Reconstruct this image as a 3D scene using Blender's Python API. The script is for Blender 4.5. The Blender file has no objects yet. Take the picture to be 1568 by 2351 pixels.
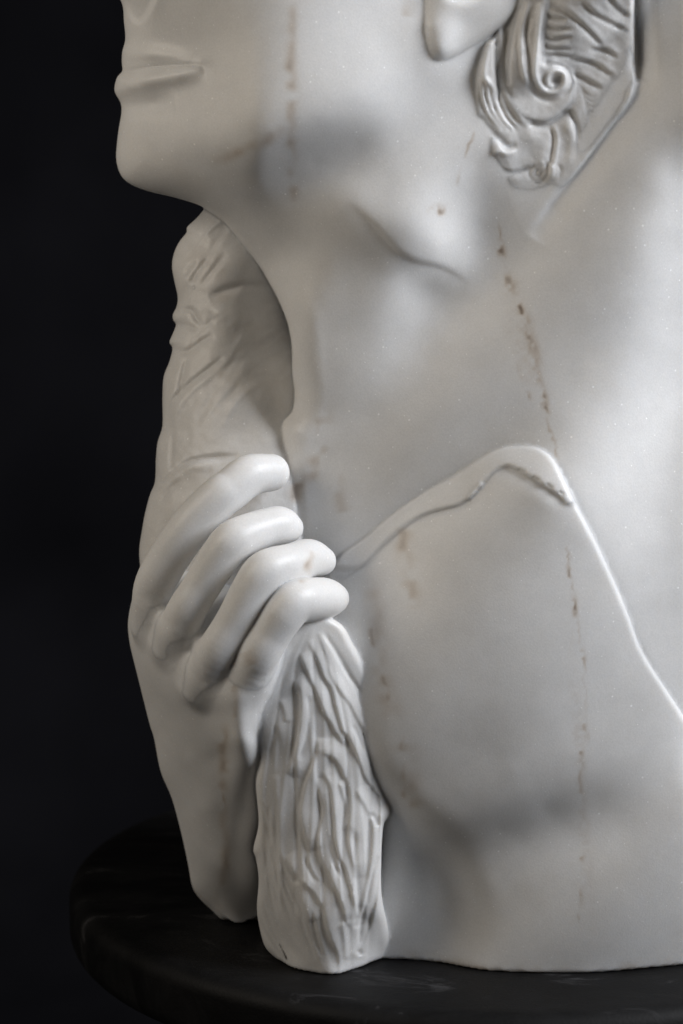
import bpy, math
import numpy as np
from mathutils import Vector, Matrix

# ------------------------------------------------------------------ scale, camera, light
S = 0.00025                      # metres per sculpting unit
D = 5530.0                       # camera to the bust's front, in units
TILT = math.radians(8.0)
CU, CV = 784.0, 1175.5           # optical axis in sculpting units
BASE = 2236.0                    # row where the front of the bust meets the table
ST, CT = math.sin(TILT), math.cos(TILT)
BASE_G = 100.0                   # depth of that contact line
CAMZ = (D + BASE_G) * (ST + (BASE - CV) / D * CT)

scene = bpy.context.scene
cam_data = bpy.data.cameras.new('camera')
cam = bpy.data.objects.new('camera', cam_data)
scene.collection.objects.link(cam)
cam.location = (0.0, -D * CT * S, CAMZ * S)
cam.rotation_euler = (math.radians(90) - TILT, 0, 0)
cam_data.sensor_fit = 'VERTICAL'
cam_data.sensor_height = 36.0
cam_data.lens = 36.0 * D / 2351.0
cam_data.clip_start = 0.05
cam_data.clip_end = 50.0
cam_data.dof.use_dof = True
cam_data.dof.focus_distance = (D - 20) * S
cam_data.dof.aperture_fstop = 7.0
scene.camera = cam

world = bpy.data.worlds.new('World')
scene.world = world
world.use_nodes = True
bg = world.node_tree.nodes['Background']
bg.inputs[0].default_value = (1.0, 0.95, 0.88, 1)
bg.inputs[1].default_value = 0.014


def area_light(name, loc, target, sx, sy, power, color):
    l = bpy.data.lights.new(name, 'AREA')
    l.shape = 'RECTANGLE'
    l.size, l.size_y = sx, sy
    l.energy = power
    l.color = color
    o = bpy.data.objects.new(name, l)
    scene.collection.objects.link(o)
    o.location = loc
    d = Vector(target) - Vector(loc)
    o.rotation_euler = d.to_track_quat('-Z', 'Y').to_euler()
    return o


# a tall window to the right, above and a little in front; a weak warm bounce from the left
area_light('window_light', (1.68, -0.64, 1.27), (0.05, 0.05, 0.28), 0.85, 0.9, 52.0, (0.95, 0.965, 1.0))
area_light('warm_bounce', (-1.10, -0.58, 0.88), (-0.08, 0.08, 0.38), 0.7, 0.7, 7.0, (1.0, 0.90, 0.77))

scene.view_settings.view_transform = 'Standard'
scene.view_settings.look = 'None'
scene.view_settings.gamma = 1.0
scene.view_settings.exposure = 0.0
scene.view_settings.use_curve_mapping = False
scene.render.engine = 'CYCLES'
scene.cycles.use_denoising = True
scene.cycles.max_bounces = 6


# ------------------------------------------------------------------ sculpting grid
VU, VV = 3.0, 3.0
U0, U1 = 190.0, 1760.0
V0, V1 = -235.0, 2300.0
us = np.arange(U0, U1, VU, dtype=np.float32)
vs = np.arange(V0, V1, VV, dtype=np.float32)
gs = np.concatenate([np.arange(-170, 480, 8.0), np.arange(480, 1000, 40.0)]).astype(np.float32)
NU, NV, NG = len(us), len(vs), len(gs)
UU, VVg = np.meshgrid(us, vs, indexing='ij')


def to_world(u, v, g):
    """sculpting coordinates -> world metres (g is depth behind the base line)"""
    w = g + ST * (v - BASE)
    k = (D + w)
    x = (u - CU) / D * k
    y = (v - CV) / D * k
    Y = k * CT - y * ST - D * CT
    Z = CAMZ - k * ST - y * CT
    return x * S, Y * S, Z * S


def lean(pts):
    # the lower part of the block steps back towards its foot
    return [(a, b, c + BASE_G * min(max((b - 1450) / 786, 0), 1) ** 1.2) for a, b, c in pts]


def smooth_line(pts, n=8, closed=False):
    P = np.asarray(pts, float)
    if len(P) < 3 and not closed:
        return P
    if closed:
        Q = np.vstack([P[-1], P, P[0], P[1]])
        m = len(P)
    else:
        Q = np.vstack([2 * P[0] - P[1], P, 2 * P[-1] - P[-2]])
        m = len(P) - 1
    out = []
    for i in range(m):
        p0, p1, p2, p3 = Q[i], Q[i + 1], Q[i + 2], Q[i + 3]
        for t in np.linspace(0, 1, n, endpoint=False):
            out.append(0.5 * ((2 * p1) + (-p0 + p2) * t + (2 * p0 - 5 * p1 + 4 * p2 - p3) * t * t
                              + (-p0 + 3 * p1 - 3 * p2 + p3) * t ** 3))
    if not closed:
        out.append(P[-1])
    return np.array(out)


def box_of(P, m):
    a = np.searchsorted(us, P[:, 0].min() - m); b = np.searchsorted(us, P[:, 0].max() + m)
    c = np.searchsorted(vs, P[:, 1].min() - m); d = np.searchsorted(vs, P[:, 1].max() + m)
    return max(a, 0), min(b, NU), max(c, 0), min(d, NV)


def line_dist(P, X, Y):
    """distance, signed side (+ right of travel in image), arc parameter 0..1"""
    seg = np.diff(P[:, :2], axis=0)
    L = np.hypot(seg[:, 0], seg[:, 1]); cum = np.concatenate([[0], np.cumsum(L)])
    best = np.full(X.shape, 1e9, np.float32); side = np.zeros(X.shape, np.float32); par = np.zeros(X.shape, np.float32)
    for i in range(len(seg)):
        if L[i] < 1e-6:
            continue
        dx = X - P[i, 0]; dy = Y - P[i, 1]
        t = np.clip((dx * seg[i, 0] + dy * seg[i, 1]) / L[i] ** 2, 0, 1)
        d = np.hypot(dx - t * seg[i, 0], dy - t * seg[i, 1])
        m = d < best
        best = np.where(m, d, best)
        side = np.where(m, np.sign(seg[i, 0] * dy - seg[i, 1] * dx), side)
        par = np.where(m, (cum[i] + t * L[i]) / cum[-1], par)
    return best, side, par


def poly_sd(P, X, Y):
    """signed distance, negative inside"""
    d = np.full(X.shape, 1e9, np.float32)
    inside = np.zeros(X.shape, bool)
    n = len(P)
    for i in range(n):
        a, b = P[i], P[(i + 1) % n]
        e = b - a; L2 = e @ e
        if L2 < 1e-9:
            continue
        dx = X - a[0]; dy = Y - a[1]
        t = np.clip((dx * e[0] + dy * e[1]) / L2, 0, 1)
        d = np.minimum(d, np.hypot(dx - t * e[0], dy - t * e[1]))
        if a[1] != b[1]:
            c = ((a[1] > Y) != (b[1] > Y)) & (X < (b[0] - a[0]) * (Y - a[1]) / (b[1] - a[1]) + a[0])
            inside ^= c
    return np.where(inside, -d, d)


def rbf(pts, X, Y, smooth=0.0):
    """thin plate spline through (u, v, g) points"""
    P = np.asarray(pts, float)
    p = P[:, :2] / 500.0
    def phi(r2):
        return 0.5 * r2 * np.log(r2 + 1e-9)
    n = len(P)
    r2 = ((p[:, None] - p[None]) ** 2).sum(-1)
    A = np.zeros((n + 3, n + 3))
    A[:n, :n] = phi(r2) + smooth * np.eye(n)
    A[:n, n] = 1; A[:n, n + 1:] = p; A[n, :n] = 1; A[n + 1:, :n] = p.T
    co = np.linalg.solve(A, np.concatenate([P[:, 2], [0, 0, 0]]))
    x = (X / 500.0).astype(np.float32); y = (Y / 500.0).astype(np.float32)
    out = (co[n] + co[n + 1] * x + co[n + 2] * y).astype(np.float32)
    for i in range(n):
        r2 = (x - np.float32(p[i, 0])) ** 2 + (y - np.float32(p[i, 1])) ** 2
        out += np.float32(co[i] * 0.5) * r2 * np.log(r2 + np.float32(1e-9))
    return out


def value_noise(X, Y, scale, seed):
    rng = np.random.RandomState(seed)
    T = rng.rand(256, 256).astype(np.float32) * 2 - 1
    x = X / scale + 100; y = Y / scale + 100
    xi = np.floor(x).astype(int); yi = np.floor(y).astype(int)
    fx = x - xi; fy = y - yi
    fx = fx * fx * (3 - 2 * fx); fy = fy * fy * (3 - 2 * fy)
    g = lambda a, b: T[a % 256, b % 256]
    return ((g(xi, yi) * (1 - fx) + g(xi + 1, yi) * fx) * (1 - fy)
            + (g(xi, yi + 1) * (1 - fx) + g(xi + 1, yi + 1) * fx) * fy)


def bspline(t):
    a = np.abs(t)
    return np.where(a < 1, 2 / 3 - a * a + a ** 3 / 2, np.where(a < 2, (2 - a) ** 3 / 6, 0)).astype(np.float32)


def spline_grid(u0, v0, st, H, X, Y):
    # cubic B-spline surface on a regular grid of control heights
    x = X[:, 0]; y = Y[0, :]
    A = bspline((x[:, None] - u0) / st - np.arange(H.shape[0])[None])
    B = bspline((y[:, None] - v0) / st - np.arange(H.shape[1])[None])
    return (A @ H @ B.T).astype(np.float32)


SURF = {}
SURF['BODY'] = (170, -240, 30, 54, 68, [-60,-51,-41,-32,-24,-17,-11,-7,-5,-3,-2,-1,1,5,9,14,19,24,27,30,31,33,33,32,31,28,25,21,17,14,11,9,7,6,5,5,5,5,5,6,
    5,5,5,4,3,2,1,0,0,-1,-2,-2,-3,-3,-3,-4,-4,-4,-4,-3,-3,-3,-3,-2,-2,-2,-1,-1,-65,-58,-52,-44,-37,-30,-24,-20,-17,-14,-11,-8,
    -5,0,5,10,15,20,24,27,29,29,28,26,23,20,16,13,10,8,6,5,4,4,4,4,5,5,5,5,5,4,4,3,2,2,1,0,-1,-1,-2,-2,
    -3,-3,-3,-3,-3,-3,-3,-3,-3,-3,-3,-2,-2,-2,-2,-2,-69,-66,-61,-56,-49,-42,-37,-33,-29,-25,-20,-15,-10,-5,0,6,11,17,21,25,26,26,23,19,
    15,11,8,5,3,2,1,1,2,2,3,4,4,4,5,4,4,4,3,2,2,1,0,0,-1,-1,-2,-2,-2,-2,-2,-3,-3,-3,-3,-3,-3,-3,-3,-3,
    -3,-3,-3,-3,-72,-71,-70,-66,-61,-55,-50,-46,-41,-36,-29,-22,-15,-9,-3,1,6,12,17,22,23,21,17,11,6,2,-1,-3,-4,-4,-3,-2,-1,0,2,3,
    3,4,4,4,3,3,2,1,1,0,0,-1,-1,-1,-2,-2,-2,-2,-2,-2,-2,-2,-2,-2,-2,-2,-2,-3,-3,-3,-3,-4,-72,-74,-75,-74,-72,-68,-63,-58,
    -54,-47,-37,-26,-17,-11,-6,-4,0,4,11,17,19,15,8,1,-4,-8,-11,-11,-11,-10,-8,-6,-4,-2,0,1,2,3,3,2,2,1,1,0,0,-1,-1,-1,
    -1,-1,-1,-1,-1,-1,-1,-1,-1,-1,-1,-1,-1,-2,-2,-2,-3,-4,-4,-5,-69,-73,-77,-79,-80,-78,-73,-70,-65,-56,-44,-29,-17,-11,-9,-9,-8,-5,2,9,
    10,6,-3,-11,-16,-20,-21,-20,-19,-16,-13,-10,-7,-4,-2,0,1,1,1,1,0,0,-1,-1,-1,-1,-1,-1,-1,-1,-1,-1,0,0,0,0,0,0,0,0,
    -1,-1,-2,-2,-3,-4,-5,-5,-64,-70,-76,-81,-84,-84,-81,-78,-73,-62,-47,-29,-16,-11,-11,-14,-17,-15,-8,-3,-3,-7,-17,-25,-30,-32,-32,-29,-26,-22,-18,-14,
    -10,-7,-4,-3,-2,-2,-2,-2,-3,-3,-3,-3,-3,-2,-2,-1,-1,0,0,0,1,1,1,1,1,1,1,1,1,0,-1,-2,-3,-4,-5,-6,-58,-65,-73,-79,
    -84,-86,-85,-82,-75,-64,-46,-26,-14,-12,-14,-19,-24,-24,-19,-16,-17,-22,-32,-41,-45,-45,-43,-38,-33,-28,-22,-17,-13,-10,-8,-7,-6,-6,-6,-6,-6,-6,-5,-5,
    -4,-3,-2,-1,0,0,1,2,2,3,3,3,3,3,3,3,2,1,0,-1,-2,-3,-5,-6,-51,-59,-67,-74,-80,-84,-84,-80,-73,-60,-42,-24,-15,-14,-19,-24,
    -29,-30,-29,-29,-34,-41,-51,-59,-61,-58,-53,-47,-40,-33,-27,-21,-17,-14,-13,-12,-12,-12,-12,-12,-11,-10,-9,-7,-6,-4,-2,-1,0,2,3,4,4,5,5,6,
    6,6,5,5,4,3,2,1,-1,-2,-4,-5,-44,-52,-60,-67,-73,-77,-78,-75,-67,-55,-39,-25,-19,-20,-25,-30,-34,-37,-38,-44,-52,-62,-71,-77,-76,-71,-63,-54,
    -45,-37,-30,-25,-22,-20,-19,-19,-19,-20,-19,-18,-17,-15,-12,-10,-7,-5,-3,0,1,3,5,6,7,8,8,9,9,9,8,8,7,6,4,3,1,0,-2,-3,
    -36,-43,-51,-58,-64,-69,-70,-67,-60,-50,-38,-29,-27,-29,-33,-37,-41,-44,-50,-59,-72,-83,-91,-93,-90,-82,-71,-60,-49,-40,-33,-29,-27,-27,-27,-29,-30,-30,-29,-26,
    -23,-20,-16,-13,-9,-6,-2,0,3,5,7,9,10,11,12,13,13,12,12,11,10,9,7,6,4,3,1,0,-28,-35,-41,-47,-53,-58,-59,-58,-53,-46,-39,-34,
    -35,-38,-42,-46,-50,-55,-64,-77,-92,-104,-109,-109,-103,-92,-77,-62,-49,-40,-34,-32,-33,-36,-38,-41,-42,-41,-39,-35,-30,-25,-20,-15,-11,-6,-2,2,5,8,10,12,
    14,15,17,17,17,17,16,15,13,12,11,9,8,7,6,5,-19,-25,-31,-36,-41,-45,-48,-48,-46,-42,-39,-38,-41,-45,-51,-56,-63,-71,-83,-99,-115,-126,-128,-124,
    -114,-98,-78,-60,-45,-36,-33,-36,-41,-47,-52,-55,-56,-54,-50,-44,-37,-31,-25,-18,-12,-6,-1,3,7,11,13,16,18,20,22,22,22,22,20,19,17,16,14,13,
    13,13,13,13,-10,-15,-20,-24,-28,-32,-35,-37,-37,-37,-38,-40,-45,-52,-60,-69,-78,-89,-104,-122,-140,-148,-145,-134,-118,-98,-74,-53,-37,-30,-31,-38,-49,-60,-67,-71,
    -70,-66,-59,-52,-44,-36,-28,-21,-13,-6,0,6,10,14,17,20,23,25,27,28,27,26,25,23,21,20,19,18,19,20,22,24,0,-4,-8,-11,-15,-19,-22,-24,
    -26,-28,-32,-37,-44,-53,-63,-74,-85,-98,-116,-137,-154,-157,-148,-132,-112,-89,-64,-42,-27,-21,-27,-40,-57,-73,-83,-86,-82,-74,-66,-57,-49,-40,-31,-22,-14,-6,2,8,
    13,18,21,25,28,30,32,32,32,31,29,27,25,24,23,24,26,29,33,37,10,8,5,3,0,-4,-7,-10,-13,-16,-21,-27,-35,-44,-54,-65,-77,-90,-106,-124,
    -134,-132,-124,-111,-95,-73,-50,-29,-15,-13,-22,-41,-63,-85,-97,-97,-88,-78,-68,-59,-51,-42,-32,-22,-12,-4,3,9,15,21,26,29,32,34,35,36,36,34,32,30,
    28,27,28,30,35,40,46,53,22,21,20,19,16,13,10,6,2,-2,-7,-13,-21,-30,-40,-52,-66,-81,-95,-106,-109,-102,-93,-82,-71,-53,-34,-17,-8,-9,-21,-41,
    -64,-87,-102,-98,-86,-73,-63,-57,-51,-42,-30,-18,-9,-2,4,10,17,24,30,34,36,36,36,36,36,35,34,31,29,29,32,37,45,53,62,70,35,35,36,36,
    34,31,28,24,21,16,11,5,-2,-11,-23,-36,-51,-68,-82,-90,-87,-77,-67,-60,-51,-37,-22,-11,-7,-13,-25,-41,-58,-73,-84,-81,-72,-62,-53,-48,-45,-36,-23,-12,
    -4,1,4,10,18,26,33,38,39,36,33,31,31,32,32,29,28,29,35,45,56,68,78,87,49,51,53,54,53,51,48,46,43,39,35,29,21,13,1,-14,
    -30,-47,-62,-68,-66,-56,-47,-45,-39,-29,-18,-12,-13,-21,-31,-40,-45,-48,-52,-53,-50,-45,-38,-30,-26,-20,-9,-2,2,4,5,10,18,26,34,39,39,32,25,19,
    19,22,24,23,23,29,40,54,68,82,93,102,65,68,71,73,73,72,71,69,68,66,62,56,49,39,26,11,-6,-22,-35,-39,-36,-32,-32,-37,-36,-29,-22,-19,
    -22,-27,-32,-33,-30,-26,-25,-27,-28,-27,-23,-13,-5,-4,1,5,6,6,6,11,17,23,29,35,33,24,12,2,-3,1,5,9,17,30,45,62,79,94,104,112,
    81,86,90,94,95,95,95,95,95,93,90,85,76,65,52,36,17,1,-9,-9,-6,-7,-19,-33,-38,-34,-28,-24,-23,-24,-23,-21,-16,-11,-10,-12,-15,-14,-10,-2,
    4,5,7,8,7,5,6,8,12,17,21,23,20,11,-3,-18,-32,-35,-32,-25,-11,9,30,52,73,93,106,116,98,104,110,114,117,119,120,120,121,120,116,109,
    100,88,75,61,42,25,16,15,17,9,-8,-27,-39,-39,-31,-24,-20,-18,-15,-11,-4,3,5,3,-1,-1,2,8,12,11,10,8,5,3,3,3,6,11,14,13,
    8,-1,-15,-32,-47,-55,-55,-50,-38,-18,7,32,56,79,97,113,114,122,129,135,139,141,143,144,144,142,137,129,116,103,91,79,65,49,40,36,32,21,3,-15,
    -31,-39,-33,-23,-18,-14,-10,-2,8,17,21,19,15,14,15,17,16,12,7,3,0,-2,-4,-4,-1,4,6,5,-1,-11,-24,-38,-52,-61,-64,-60,-49,-32,-9,15,
    39,62,83,103,130,138,146,153,158,162,163,164,162,159,152,140,126,112,100,91,80,69,61,56,47,33,19,5,-11,-26,-30,-22,-14,-9,-2,9,22,33,38,37,
    32,28,24,20,14,7,0,-5,-9,-12,-12,-11,-7,-2,0,-2,-8,-17,-28,-40,-51,-59,-62,-60,-51,-37,-19,3,25,46,67,88,142,152,161,168,174,177,178,177,
    174,168,159,145,130,116,106,100,94,87,81,74,63,49,37,26,11,-3,-13,-16,-8,3,12,28,44,55,59,56,48,39,27,15,5,-5,-12,-17,-20,-21,-20,-16,
    -11,-7,-6,-8,-13,-20,-29,-38,-46,-53,-56,-54,-48,-37,-23,-5,13,32,51,71,150,162,172,180,185,187,187,184,179,170,158,142,126,114,109,109,109,105,100,92,
    80,66,55,44,31,19,10,5,5,26,42,58,74,82,80,71,57,40,21,4,-10,-19,-25,-28,-30,-29,-25,-19,-14,-11,-10,-12,-15,-21,-27,-34,-40,-45,-47,-46,
    -41,-34,-23,-10,5,21,37,53,152,165,177,185,190,191,189,183,175,164,149,132,115,106,108,114,118,117,112,103,92,80,71,64,54,44,37,38,38,60,83,95,
    104,104,92,74,52,30,8,-11,-25,-33,-36,-37,-35,-32,-27,-21,-17,-14,-13,-14,-17,-20,-25,-29,-33,-36,-38,-37,-34,-29,-21,-11,0,12,25,38,148,160,172,180,
    185,186,183,176,166,154,138,121,105,97,103,113,119,119,112,103,94,87,85,84,80,76,74,77,82,93,116,121,118,106,86,61,35,12,-9,-26,-38,-43,-43,-41,
    -38,-33,-28,-24,-20,-17,-16,-16,-18,-20,-22,-25,-27,-29,-29,-29,-26,-23,-18,-11,-3,5,15,24,140,151,161,170,174,175,172,166,156,144,130,115,101,94,100,109,
    114,112,103,93,87,88,95,101,106,109,113,117,120,114,127,125,112,90,63,36,11,-11,-29,-42,-49,-50,-47,-43,-39,-35,-31,-27,-23,-21,-20,-19,-19,-20,-20,-21,
    -22,-22,-22,-21,-20,-17,-14,-10,-5,1,7,14,129,140,150,158,163,164,162,156,147,136,124,113,101,94,96,100,102,97,86,75,73,83,100,113,123,133,141,146,
    145,129,122,111,89,61,32,6,-16,-35,-48,-56,-58,-54,-48,-43,-40,-38,-34,-32,-29,-26,-25,-23,-22,-21,-20,-19,-18,-17,-16,-15,-14,-12,-10,-8,-5,-1,2,6,
    117,129,139,148,153,155,153,148,140,131,121,111,100,93,91,89,85,77,64,53,53,68,92,112,125,136,146,150,144,128,106,85,56,27,-1,-24,-42,-57,-66,-68,
    -66,-59,-51,-46,-45,-43,-41,-39,-37,-34,-31,-29,-26,-23,-21,-18,-16,-14,-13,-11,-10,-9,-7,-6,-4,-2,-1,1,105,118,130,141,147,149,147,142,135,127,119,110,
    100,91,84,77,67,55,40,31,31,45,71,94,108,115,122,125,115,95,72,47,19,-8,-32,-52,-67,-77,-81,-79,-73,-64,-57,-54,-53,-53,-52,-50,-48,-45,-41,-37,
    -32,-28,-23,-19,-16,-13,-10,-8,-7,-6,-5,-4,-3,-3,-2,-1,93,108,123,136,144,146,143,138,131,123,115,108,98,87,76,65,52,38,24,15,14,25,47,67,
    78,82,84,83,71,50,27,5,-18,-40,-60,-75,-87,-93,-93,-88,-80,-72,-67,-66,-67,-68,-68,-66,-63,-59,-53,-47,-40,-34,-28,-22,-17,-13,-10,-7,-5,-4,-3,-3,
    -2,-2,-2,-3,81,99,116,132,142,143,139,134,127,118,110,101,92,80,68,56,43,30,19,12,11,16,27,39,46,46,45,41,29,9,-13,-32,-50,-67,-82,-94,
    -102,-104,-101,-94,-87,-81,-80,-82,-85,-87,-87,-86,-82,-76,-68,-60,-51,-42,-34,-27,-20,-15,-10,-7,-4,-3,-2,-2,-2,-2,-2,-3,72,89,107,123,135,136,132,127,
    120,112,103,93,83,72,61,50,38,28,20,15,16,21,21,19,18,15,12,6,-7,-26,-46,-62,-75,-88,-98,-106,-110,-110,-105,-98,-93,-91,-95,-101,-106,-110,-111,-109,
    -103,-95,-85,-74,-63,-52,-42,-33,-25,-18,-12,-8,-5,-3,-2,-1,-1,-1,-2,-2,64,80,95,109,119,122,121,118,112,104,94,84,74,64,55,46,37,29,22,19,
    19,20,15,6,-1,-7,-12,-22,-38,-56,-72,-84,-94,-102,-109,-113,-114,-111,-106,-101,-99,-101,-108,-119,-128,-134,-136,-133,-126,-116,-103,-90,-76,-63,-50,-39,-30,-22,-15,-10,
    -6,-4,-2,-1,-1,-1,-1,-1,57,70,82,93,101,105,107,106,103,95,86,76,66,57,50,43,37,30,23,19,16,11,3,-7,-17,-26,-36,-47,-63,-78,-91,-100,
    -106,-110,-113,-114,-112,-108,-104,-102,-103,-108,-118,-133,-146,-155,-158,-156,-148,-136,-121,-105,-89,-73,-59,-47,-36,-27,-19,-13,-9,-5,-3,-2,-1,-1,-1,-1,52,61,69,77,
    83,88,91,91,89,84,76,68,59,52,45,39,33,27,21,15,8,0,-10,-21,-32,-44,-55,-67,-81,-93,-102,-108,-111,-112,-111,-109,-106,-102,-100,-100,-104,-111,-122,-138,
    -155,-167,-173,-172,-164,-151,-136,-118,-100,-83,-67,-54,-42,-31,-23,-17,-12,-8,-5,-4,-2,-2,-1,-1,47,53,58,63,67,71,74,75,75,72,67,61,54,46,40,34,
    28,22,15,8,-1,-11,-23,-34,-46,-57,-68,-80,-92,-102,-108,-110,-109,-107,-103,-99,-95,-92,-91,-93,-99,-108,-119,-132,-147,-162,-172,-175,-170,-159,-144,-126,-108,-90,-74,-59,
    -46,-36,-27,-20,-15,-11,-8,-6,-4,-3,-2,-1,43,45,48,50,53,56,58,60,61,60,58,54,48,41,35,28,21,14,6,-2,-11,-22,-34,-46,-56,-67,-78,-89,
    -98,-105,-107,-106,-102,-96,-89,-83,-79,-77,-76,-79,-85,-94,-105,-115,-126,-137,-148,-157,-159,-153,-141,-126,-109,-92,-76,-62,-49,-39,-30,-23,-18,-14,-11,-9,-7,-5,-4,-2,
    38,38,39,39,41,42,43,45,47,48,48,46,41,34,28,21,13,4,-4,-13,-22,-32,-43,-55,-65,-74,-83,-91,-98,-102,-101,-96,-89,-79,-70,-62,-58,-56,-55,-57,
    -61,-69,-77,-86,-94,-103,-111,-118,-125,-127,-123,-114,-102,-88,-74,-60,-49,-39,-32,-26,-21,-17,-14,-12,-10,-8,-6,-4,32,31,31,30,30,30,30,31,32,34,36,35,
    31,25,18,11,3,-6,-15,-23,-31,-40,-50,-60,-68,-74,-80,-85,-90,-92,-90,-82,-70,-57,-45,-37,-32,-30,-28,-27,-29,-34,-40,-47,-54,-62,-69,-75,-80,-84,-87,-86,
    -82,-73,-63,-53,-43,-36,-31,-27,-23,-21,-18,-16,-13,-11,-8,-6,23,23,22,21,19,18,19,19,18,18,19,20,17,13,7,0,-8,-15,-23,-30,-38,-46,-52,-57,
    -62,-65,-69,-73,-76,-75,-71,-60,-46,-29,-15,-5,0,4,7,9,9,7,3,-3,-10,-18,-25,-31,-36,-40,-45,-47,-48,-46,-42,-36,-31,-28,-26,-25,-24,-23,-21,-19,
    -17,-14,-11,-9,9,11,13,12,9,7,8,7,4,1,1,2,2,-1,-7,-13,-19,-24,-30,-37,-44,-48,-50,-50,-50,-51,-53,-56,-57,-54,-46,-33,-15,4,21,33,
    40,45,49,51,52,51,46,39,31,23,16,9,4,-1,-6,-11,-13,-13,-13,-11,-11,-12,-16,-20,-22,-23,-23,-22,-20,-17,-14,-12,-12,-5,0,2,-1,-4,-3,-5,
    -9,-15,-16,-15,-15,-17,-22,-27,-31,-34,-38,-43,-47,-49,-47,-42,-36,-32,-31,-33,-32,-27,-16,1,21,42,61,75,84,89,92,93,92,89,83,74,64,54,46,40,
    34,29,23,18,14,13,13,14,13,9,2,-8,-16,-21,-23,-23,-22,-19,-17,-14,-39,-30,-23,-18,-18,-18,-18,-19,-23,-27,-30,-31,-32,-34,-39,-44,-48,-50,-50,-50,
    -48,-45,-41,-33,-21,-10,-5,-3,-1,6,20,39,60,80,98,113,122,127,127,125,121,115,106,94,82,71,62,56,51,46,41,35,32,30,30,31,30,28,21,9,
    -4,-15,-20,-22,-22,-21,-19,-17,-71,-63,-57,-52,-50,-49,-47,-47,-48,-51,-53,-54,-55,-58,-63,-68,-71,-71,-67,-60,-50,-40,-32,-23,-10,5,17,24,30,38,52,71,
    91,110,126,138,145,147,144,138,130,121,109,96,82,71,62,55,50,48,44,40,37,37,37,38,39,38,33,25,12,-2,-13,-18,-20,-20,-20,-19,-100,-99,-95,-91,
    -88,-86,-84,-81,-80,-81,-83,-85,-88,-92,-97,-102,-103,-99,-89,-76,-62,-49,-38,-27,-13,6,23,36,46,57,70,86,102,118,132,141,144,142,136,127,116,104,92,78,
    64,53,44,38,34,33,33,32,32,33,35,37,39,39,37,31,22,11,-2,-11,-16,-18,-19,-20,-120,-125,-126,-124,-121,-119,-115,-112,-109,-108,-110,-113,-116,-121,-126,-130,
    -129,-122,-109,-93,-76,-62,-50,-36,-19,1,20,36,49,62,74,87,99,111,121,127,127,122,114,103,91,79,66,53,41,30,22,17,14,15,16,18,21,24,27,31,
    34,35,35,32,26,17,7,-2,-9,-14,-17,-20,-131,-136,-138,-138,-137,-134,-131,-127,-124,-123,-124,-127,-130,-134,-138,-139,-136,-128,-115,-99,-83,-69,-54,-39,-22,-3,16,32,
    47,60,71,81,90,98,103,106,104,98,90,79,67,55,43,31,20,11,5,1,-1,0,3,7,11,15,20,24,28,30,31,30,26,20,12,4,-3,-9,-13,-18,
    -133,-136,-139,-141,-140,-138,-135,-132,-130,-129,-130,-131,-134,-136,-138,-137,-133,-125,-113,-99,-84,-69,-54,-39,-22,-5,11,27,41,53,63,70,76,81,83,82,79,73,64,54,
    43,32,21,12,3,-4,-9,-12,-12,-11,-8,-3,2,7,12,17,21,24,25,25,24,20,15,8,2,-4,-9,-14,-129,-132,-134,-136,-136,-135,-134,-132,-130,-129,-129,-130,
    -131,-132,-131,-129,-124,-116,-106,-94,-81,-67,-52,-37,-22,-7,8,21,34,44,52,57,60,62,61,58,53,46,38,29,20,10,2,-6,-13,-18,-21,-22,-22,-20,-16,-12,
    -7,-1,4,9,13,17,19,21,20,19,15,11,6,1,-4,-9,-122,-124,-126,-128,-129,-129,-129,-128,-127,-127,-126,-126,-126,-124,-122,-118,-112,-105,-96,-86,-75,-62,-49,-35,
    -22,-8,4,15,25,33,39,42,43,41,38,33,27,20,13,5,-3,-11,-17,-23,-27,-30,-32,-32,-31,-28,-24,-20,-15,-9,-4,1,6,10,13,16,17,17,16,13,
    10,6,1,-4,-115,-116,-118,-119,-120,-122,-123,-123,-124,-123,-123,-121,-119,-116,-111,-106,-100,-93,-86,-77,-68,-57,-45,-33,-21,-10,0,9,17,22,26,27,25,21,15,9,
    1,-6,-13,-20,-26,-31,-36,-39,-41,-42,-42,-41,-39,-36,-32,-27,-22,-17,-11,-6,-1,3,7,11,13,15,16,15,13,10,6,2])
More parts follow.
